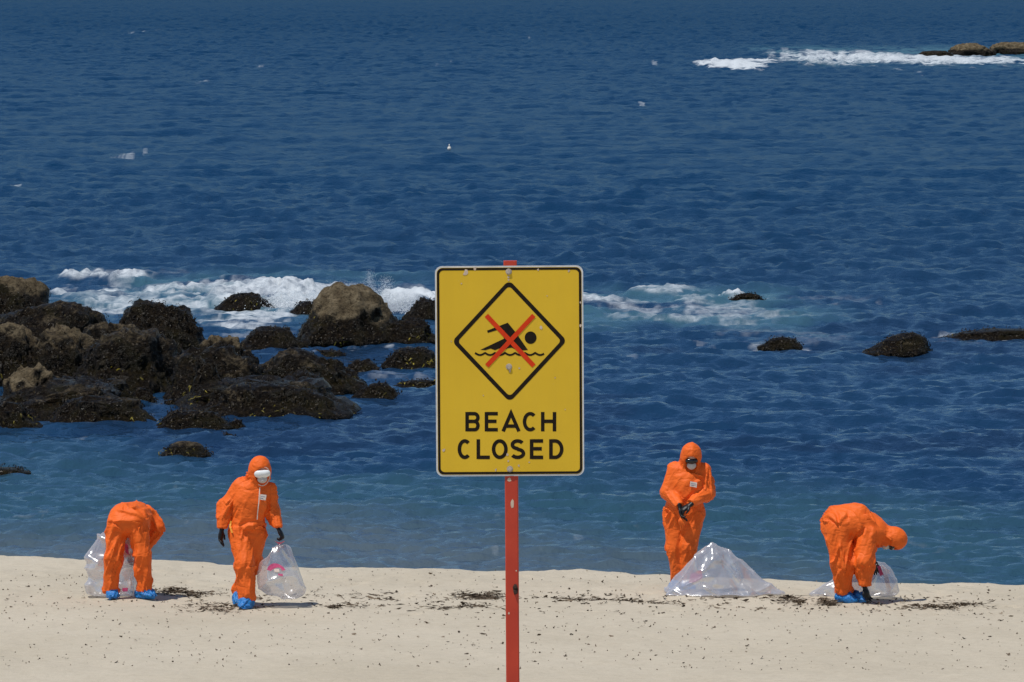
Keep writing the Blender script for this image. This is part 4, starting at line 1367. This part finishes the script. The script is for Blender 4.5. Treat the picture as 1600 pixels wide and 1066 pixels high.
# --- standing, looking at the hands
def person_c():
    g = ground_at(1066, 925)
    root = thing('person', 'person in orange coveralls standing upright, head bowed, pulling on black gloves', 'person', g, group='clean up crew in orange coveralls')
    torso = [cap((-.06, .02, .92), (.11, .02, .92), .150, .150, (YA, 1.15)), cap((.01, .01, 1.02), (.06, .0, 1.25), .165, .175, (XA, .86)), cap((-.02, -.0, 1.35), (.165, .0, 1.35), .140, .140, (YA, 1.15)), cap((.07, .0, 1.44), (.085, -.03, 1.53), .12, .095)]
    legL = [cap((-.09, .02, .90), (-.095, .0, .52), .128, .092), cap((-.095, .0, .52), (-.055, .02, .12), .090, .066)]
    legR = [cap((.12, .02, .90), (.075, -.05, .54), .135, .100), cap((.075, -.05, .54), (.045, .0, .12), .098, .072)]
    armL = [cap((-.085, .0, 1.43), (-.165, -.03, 1.17), .098, .092), cap((-.165, -.03, 1.17), (-.045, -.25, 1.03), .090, .056)]
    armR = [cap((.245, .0, 1.42), (.28, -.04, 1.16), .100, .094), cap((.28, -.04, 1.16), (.09, -.26, 1.06), .090, .056)]
    hood = [ell((.10, -.07, 1.615), (.122, .135, .148), (.35, 0, 0)), cap((.08, -.01, 1.48), (.09, -.04, 1.55), .115, .11)]
    fw = np.array((.02, -1, -.85)); fwn = fw / np.linalg.norm(fw)
    carve = [ell(np.array((.10, -.075, 1.58)) + fwn * .115, (.082, .085, .108), (.55, 0, 0))]
    V, F, pr = sdf_mesh([(torso, .08, None), (legL, .05, ((-.07, 0, .07), (0, 0, -1))), (legR, .05, ((.03, 0, .07), (0, 0, -1))),
                         (armL, .04, ((-.04, -.258, 1.025), (.6, -1, -.6))), (armR, .04, ((.085, -.265, 1.057), (-.9, -1, -.4))), (hood, .05, None)], .026, carve=carve)
    V = wrinkle(V, F, pr, .011, 22)
    link('coverall', mesh_np('coverall', V, F), M_SUIT, root)
    head_parts(root, (.10, -.083, 1.588), fw, (0, -.7, 1))
    patch(root, 'chest_patch', V, [(.085, 1.315), (.165, 1.30), (.160, 1.24), (.080, 1.255)], M_PATCH)
    shoe(root, (-.07, .02, .09), (-.07, .06, .0), (-.10, -.17, .0), 25)
    shoe(root, (.035, .0, .09), (.035, .04, .0), (.09, -.18, .0), 26)
    glove(root, 'glove', (-.035, -.275, 1.015), (.25, -.35, -1), (1, -.4, .2), curl=(.25, .3, .4, .5), side=-1, thumb=.5)
    glove(root, 'glove', (.075, -.28, 1.045), (-.85, -.3, -.55), (-.3, .2, -1), curl=(.5, .55, .6, .65), side=1, thumb=.7)
    # loose orange cuff cloth below the hands
    pr = [cap((.0, -.30, .93), (-.01, -.30, .86), .030, .040), cap((-.01, -.30, .86), (-.02, -.29, .76), .028, .012)]
    V2, F2, _ = sdf_mesh([(pr, .03, None)], 0, .008)
    link('loose_cuff', mesh_np('loose_cuff', wrinkle(V2, F2, pr, .012, 4, .006), F2), M_SUIT, root)
    return root

# --- bending, in profile (right)
def person_d():
    g = ground_at(1325, 942)
    root = thing('person', 'person in orange coveralls stooping in profile, reaching to the sand, far right', 'person', g, group='clean up crew in orange coveralls')
    torso = [cap((-.105, .0, .90), (-.085, .16, .90), .168, .165), cap((-.10, .08, .93), (.10, .09, .945), .178, .178, (YA, .90)), cap((.08, .09, .92), (.29, .09, .815), .190, .165, (YA, .84)), cap((.30, .09, .82), (.42, .08, .75), .115, .095)]
    legN = [cap((-.125, -.02, .84), (-.065, -.06, .47), .168, .130), cap((-.065, -.06, .47), (-.045, .0, .14), .126, .100)]
    legF = [cap((-.09, .18, .84), (-.02, .15, .47), .140, .110), cap((-.02, .15, .47), (-.06, .20, .12), .105, .09)]
    armN = [cap((.205, -.03, .80), (.180, -.12, .50), .130, .115), cap((.180, -.12, .50), (.185, -.12, .225), .112, .074)]
    armF = [cap((.25, .22, .78), (.26, .30, .60), .095, .075), cap((.26, .30, .60), (.265, .26, .50), .070, .052)]
    hood = [ell((.545, .07, .735), (.142, .122, .132), (0, .5, 0)), cap((.42, .08, .76), (.50, .07, .74), .115, .115)]
    fw = np.array((-.42, -.18, -1)); fwn = fw / np.linalg.norm(fw)
    carve = [ell(np.array((.515, .060, .725)) + fwn * .125, (.105, .080, .085), (0, -.4, 0))]
    V, F, pr = sdf_mesh([(torso, .09, None), (legN, .06, ((-.04, 0, .095), (0, 0, -1))), (legF, .05, ((-.06, .2, .09), (0, 0, -1))),
                         (armN, .05, ((.185, -.12, .205), (0, 0, -1))), (armF, .04, ((.267, .26, .49), (.1, -.2, -1))), (hood, .05, None)], .030, carve=carve)
    V = wrinkle(V, F, pr, .012, 32)
    link('coverall', mesh_np('coverall', V, F), M_SUIT, root)
    head_parts(root, (.515, .055, .725), fw, (1, 0, -.42), trim=False)
    shoe(root, (-.045, .0, .12), (-.075, .0, .0), (.10, -.10, .0), 35)
    shoe(root, (-.05, .18, .10), (.02, .08, .0), (.235, -.06, .005), 36)
    glove(root, 'glove', (.188, -.12, .185), (.25, 0, -1), (.5, -.5, .1), curl=(.25, .3, .3, .35), side=1, thumb=.5)
    glove(root, 'glove', (.272, .255, .47), (.42, -.1, -1), (-.4, .8, -.2), curl=(.12, .15, .15, .2), side=1, thumb=.3)
    return root

PA, PB, PC, PD = person_a(), person_b(), person_c(), person_d()

# ------------------------------------------------------------------ clear bags
def crumple(P, N, amp, seed, n=9, f0=3.0):
    """folds: piecewise straight creases at random orientations"""
    r = np.random.default_rng(seed)
    d = np.zeros(len(P))
    for i in range(n):
        v = r.normal(size=3); v /= np.linalg.norm(v)
        f = f0 * r.uniform(.6, 2.2)
        ph = P @ v * f + r.random() * 5 + .5 * (fbm(P * 2.5, 2, seed + i) - .5) * 2
        tri = np.abs((ph % 1) - .5) * 2
        wgt = sstep(.3, .6, vnoise(P * 3.0 + i * 9, seed + i))
        d += (tri - .5) / f * f0 * wgt
    return P + N * (d * amp)[:, None]

def bag(label, loc, hull, amp, seed, mat, smooth_n=2, sub=5, inflate=0.0, prints=(), cont=True):
    bm = bmesh.new()
    for p_ in hull: bm.verts.new(p_)
    bmesh.ops.convex_hull(bm, input=list(bm.verts))
    for v in [v for v in bm.verts if not v.link_faces]: bm.verts.remove(v)
    bmesh.ops.triangulate(bm, faces=bm.faces)
    rb = random.Random(seed)
    for lim, jit in ((.30, amp * .40), (.16, amp * .10), (.07, 0), (.035, 0), (.024, 0)):
        for _ in range(4):
            long = [e for e in bm.edges if e.calc_length() > lim]
            if not long: break
            bmesh.ops.subdivide_edges(bm, edges=long, cuts=1)
            bmesh.ops.triangulate(bm, faces=bm.faces, quad_method='SHORT_EDGE')
        if smooth_n and lim > .05:
            bmesh.ops.smooth_vert(bm, verts=bm.verts, factor=.18 * smooth_n, use_axis_x=True, use_axis_y=True, use_axis_z=True)
        bm.normal_update()
        if jit:
            for v in bm.verts:
                v.co += v.normal * rb.uniform(-1, .8) * jit
    bmesh.ops.smooth_vert(bm, verts=bm.verts, factor=.5, use_axis_x=True, use_axis_y=True, use_axis_z=True)
    bmesh.ops.recalc_face_normals(bm, faces=bm.faces)
    me = bpy.data.meshes.new('t'); bm.to_mesh(me); bm.free()
    V = np.array([v.co[:] for v in me.vertices]); F = np.array([p_.vertices[:] for p_ in me.polygons])
    N = vert_normals(me)
    bpy.data.meshes.remove(me)
    apex = np.array(max(hull, key=lambda h_: h_[2])) + np.array((0, 0, .02))
    dv = V - apex; dl = np.linalg.norm(dv, axis=1, keepdims=True) + 1e-6
    rad = dv / dl
    co = np.concatenate([rad[:, :2] * 3.0, dl * 1.5], 1) + seed
    f1 = 1 - np.abs(2 * vnoise(co, seed) - 1)
    cw = np.array([.9, .5, 1.6])
    co2 = np.stack([V @ np.array([.8, .3, .5]) * 1.8, V @ np.array([-.4, .2, .9]) * 5, V[:, 1] * 2], 1)
    f2 = 1 - np.abs(2 * vnoise(co2, seed + 3) - 1)
    co3 = np.stack([V @ np.array([.7, .3, -.6]) * 1.8, V @ np.array([.6, .2, .8]) * 4.5, V[:, 1] * 2], 1)
    f3 = 1 - np.abs(2 * vnoise(co3, seed + 6) - 1)
    sel = sstep(.4, .6, vnoise(V * 3.5 + seed, seed))
    V = V + N * (amp * (.75 * (f1 ** 4 - .3) * sstep(.05, .22, dl[:, 0]) + .55 * sel * (f2 ** 4 - .3) + .55 * (1 - sel) * (f3 ** 4 - .3)))[:, None]
    zmin = min(h_[2] for h_ in hull)
    V[:, 2] = np.maximum(V[:, 2], zmin)
    root = thing('plastic_bag', label, 'bag', loc, group='clear rubbish bags')
    link('bag_film', mesh_np('bag_film', V, F, True), mat, root)
    return root, V

S137 = 695.0
# bag A: behind the bending person on the left; local origin = that person's origin, pushed away from camera
def loc_of(o, dx=0, dy=0):
    return Vector((o.location.x + dx, o.location.y + dy, float(sand_z(o.location.x + dx, o.location.y + dy)[0]) + .004))
def print_on(root, V, poly, mat, off=.006, name='pink_print'):
    """flat printed shape on the camera side of the film; poly = (x,z) outline strip as pairs (upper, lower)"""
    VV, FF = [], []
    for k, (a, b) in enumerate(poly):
        for p_ in (a, b):
            VV.append((p_[0], front_y(V, p_[0], p_[1], .035) - off, p_[1]))
        if k: FF.append((2 * k - 2, 2 * k - 1, 2 * k + 1, 2 * k))
    return link(name, mesh_np(name, VV, FF), mat, root)

r_, V_ = bag('tall clear bag standing half hidden behind the person bent double', loc_of(PA, 0, .42),
    [(-.50, -.12, 0), (-.50, .10, 0), (-.47, -.10, .46), (-.47, .1, .46), (-.38, -.08, .52), (-.37, .1, .64), (-.22, 0, .80), (-.05, .08, .82), (.05, .0, .66), (.10, .1, .45), (.12, -.1, .12), (.12, .12, 0), (.05, -.15, 0), (-.2, -.22, .02), (-.3, -.16, .3)], .09, 61, M_BAG3, 1)
print_on(r_, V_, [((-.06, .60), (-.05, .50)), ((-.02, .58), (-.01, .46))], M_PINK)
print_on(r_, V_, [((-.08, .10), (-.08, .06)), ((-.02, .10), (-.02, .06))], M_PINK)
hb = Vector((PB.location.x + .375, PB.location.y - .08, 0))
r_, V_ = bag('clear bag with pink print hanging from the hand of the walking person', Vector((hb.x, hb.y, PB.location.z)),
    [(-.05, -.03, .80), (.06, -.03, .79), (.0, .05, .80), (-.20, -.10, .62), (-.21, .12, .60), (.20, -.10, .62), (.20, .12, .60), (-.27, -.16, .42), (-.29, .16, .42), (.25, -.16, .42), (.26, .16, .42), (-.33, -.06, .17), (-.33, .08, .17), (.33, -.05, .06), (.33, .07, .065), (0, -.17, .12), (0, .17, .12)], .05, 62, M_BAG2, 3)
arcp = []
for k in range(13):
    a = R(165 - k * 12.5)
    w_ = .022 + .008 * math.sin(k * .5)
    cx_, cz_ = -.03, .42
    arcp.append(((cx_ + (.085 + w_) * math.cos(a), cz_ + (.07 + w_) * math.sin(a)), (cx_ + (.085 - w_) * math.cos(a), cz_ + (.07 - w_) * math.sin(a))))
print_on(r_, V_, arcp, M_PINK)
print_on(r_, V_, [((-.055, .455), (-.05, .425)), ((.0, .455), (.005, .42))], M_TRIM, .007, 'pale_print')
print_on(r_, V_, [((-.01, .405), (-.005, .385)), ((.045, .40), (.045, .375))], M_PINK)
print_on(r_, V_, [((-.05, .775), (-.04, .745)), ((-.01, .76), (.0, .715)), ((.03, .76), (.035, .735)), ((.06, .775), (.06, .75))], M_PINK, .006)
r_, V_ = bag('crumpled shiny clear bag peaked like a tent at the feet of the standing person', loc_of(PC, .10, -.42),
    [(-.33, -.16, 0), (-.30, .25, 0), (1.06, .0, 0), (.98, .16, .01), (.50, -.28, 0), (.10, -.30, 0), (.23, -.03, .625), (.26, .03, .60), (.46, -.04, .37), (.62, .0, .27), (.05, -.10, .40), (-.02, .1, .33)], .062, 63, M_BAG, 0)
print_on(r_, V_, [((-.02, .24), (-.04, .14)), ((.04, .27), (.05, .16)), ((.11, .30), (.12, .20))], M_PINK, -.10)
r_, V_ = bag('slack clear bag lying behind the stooping person on the right', loc_of(PD, .0, .55),
    [(-.50, -.08, 0), (-.50, .1, .02), (-.30, -.12, .17), (-.10, .05, .24), (.10, .1, .30), (.33, -.05, .47), (.40, .0, .48), (.50, -.02, .44), (.56, -.08, .30), (.62, .0, .18), (.70, -.10, .03), (.70, .15, 0), (.4, -.22, 0), (0, -.2, 0), (.45, .2, .2)], .05, 64, M_BAG2, 2)
print_on(r_, V_, [((.345, .385), (.40, .255)), ((.375, .39), (.425, .275)), ((.40, .37), (.44, .265))], M_PINK, .012)
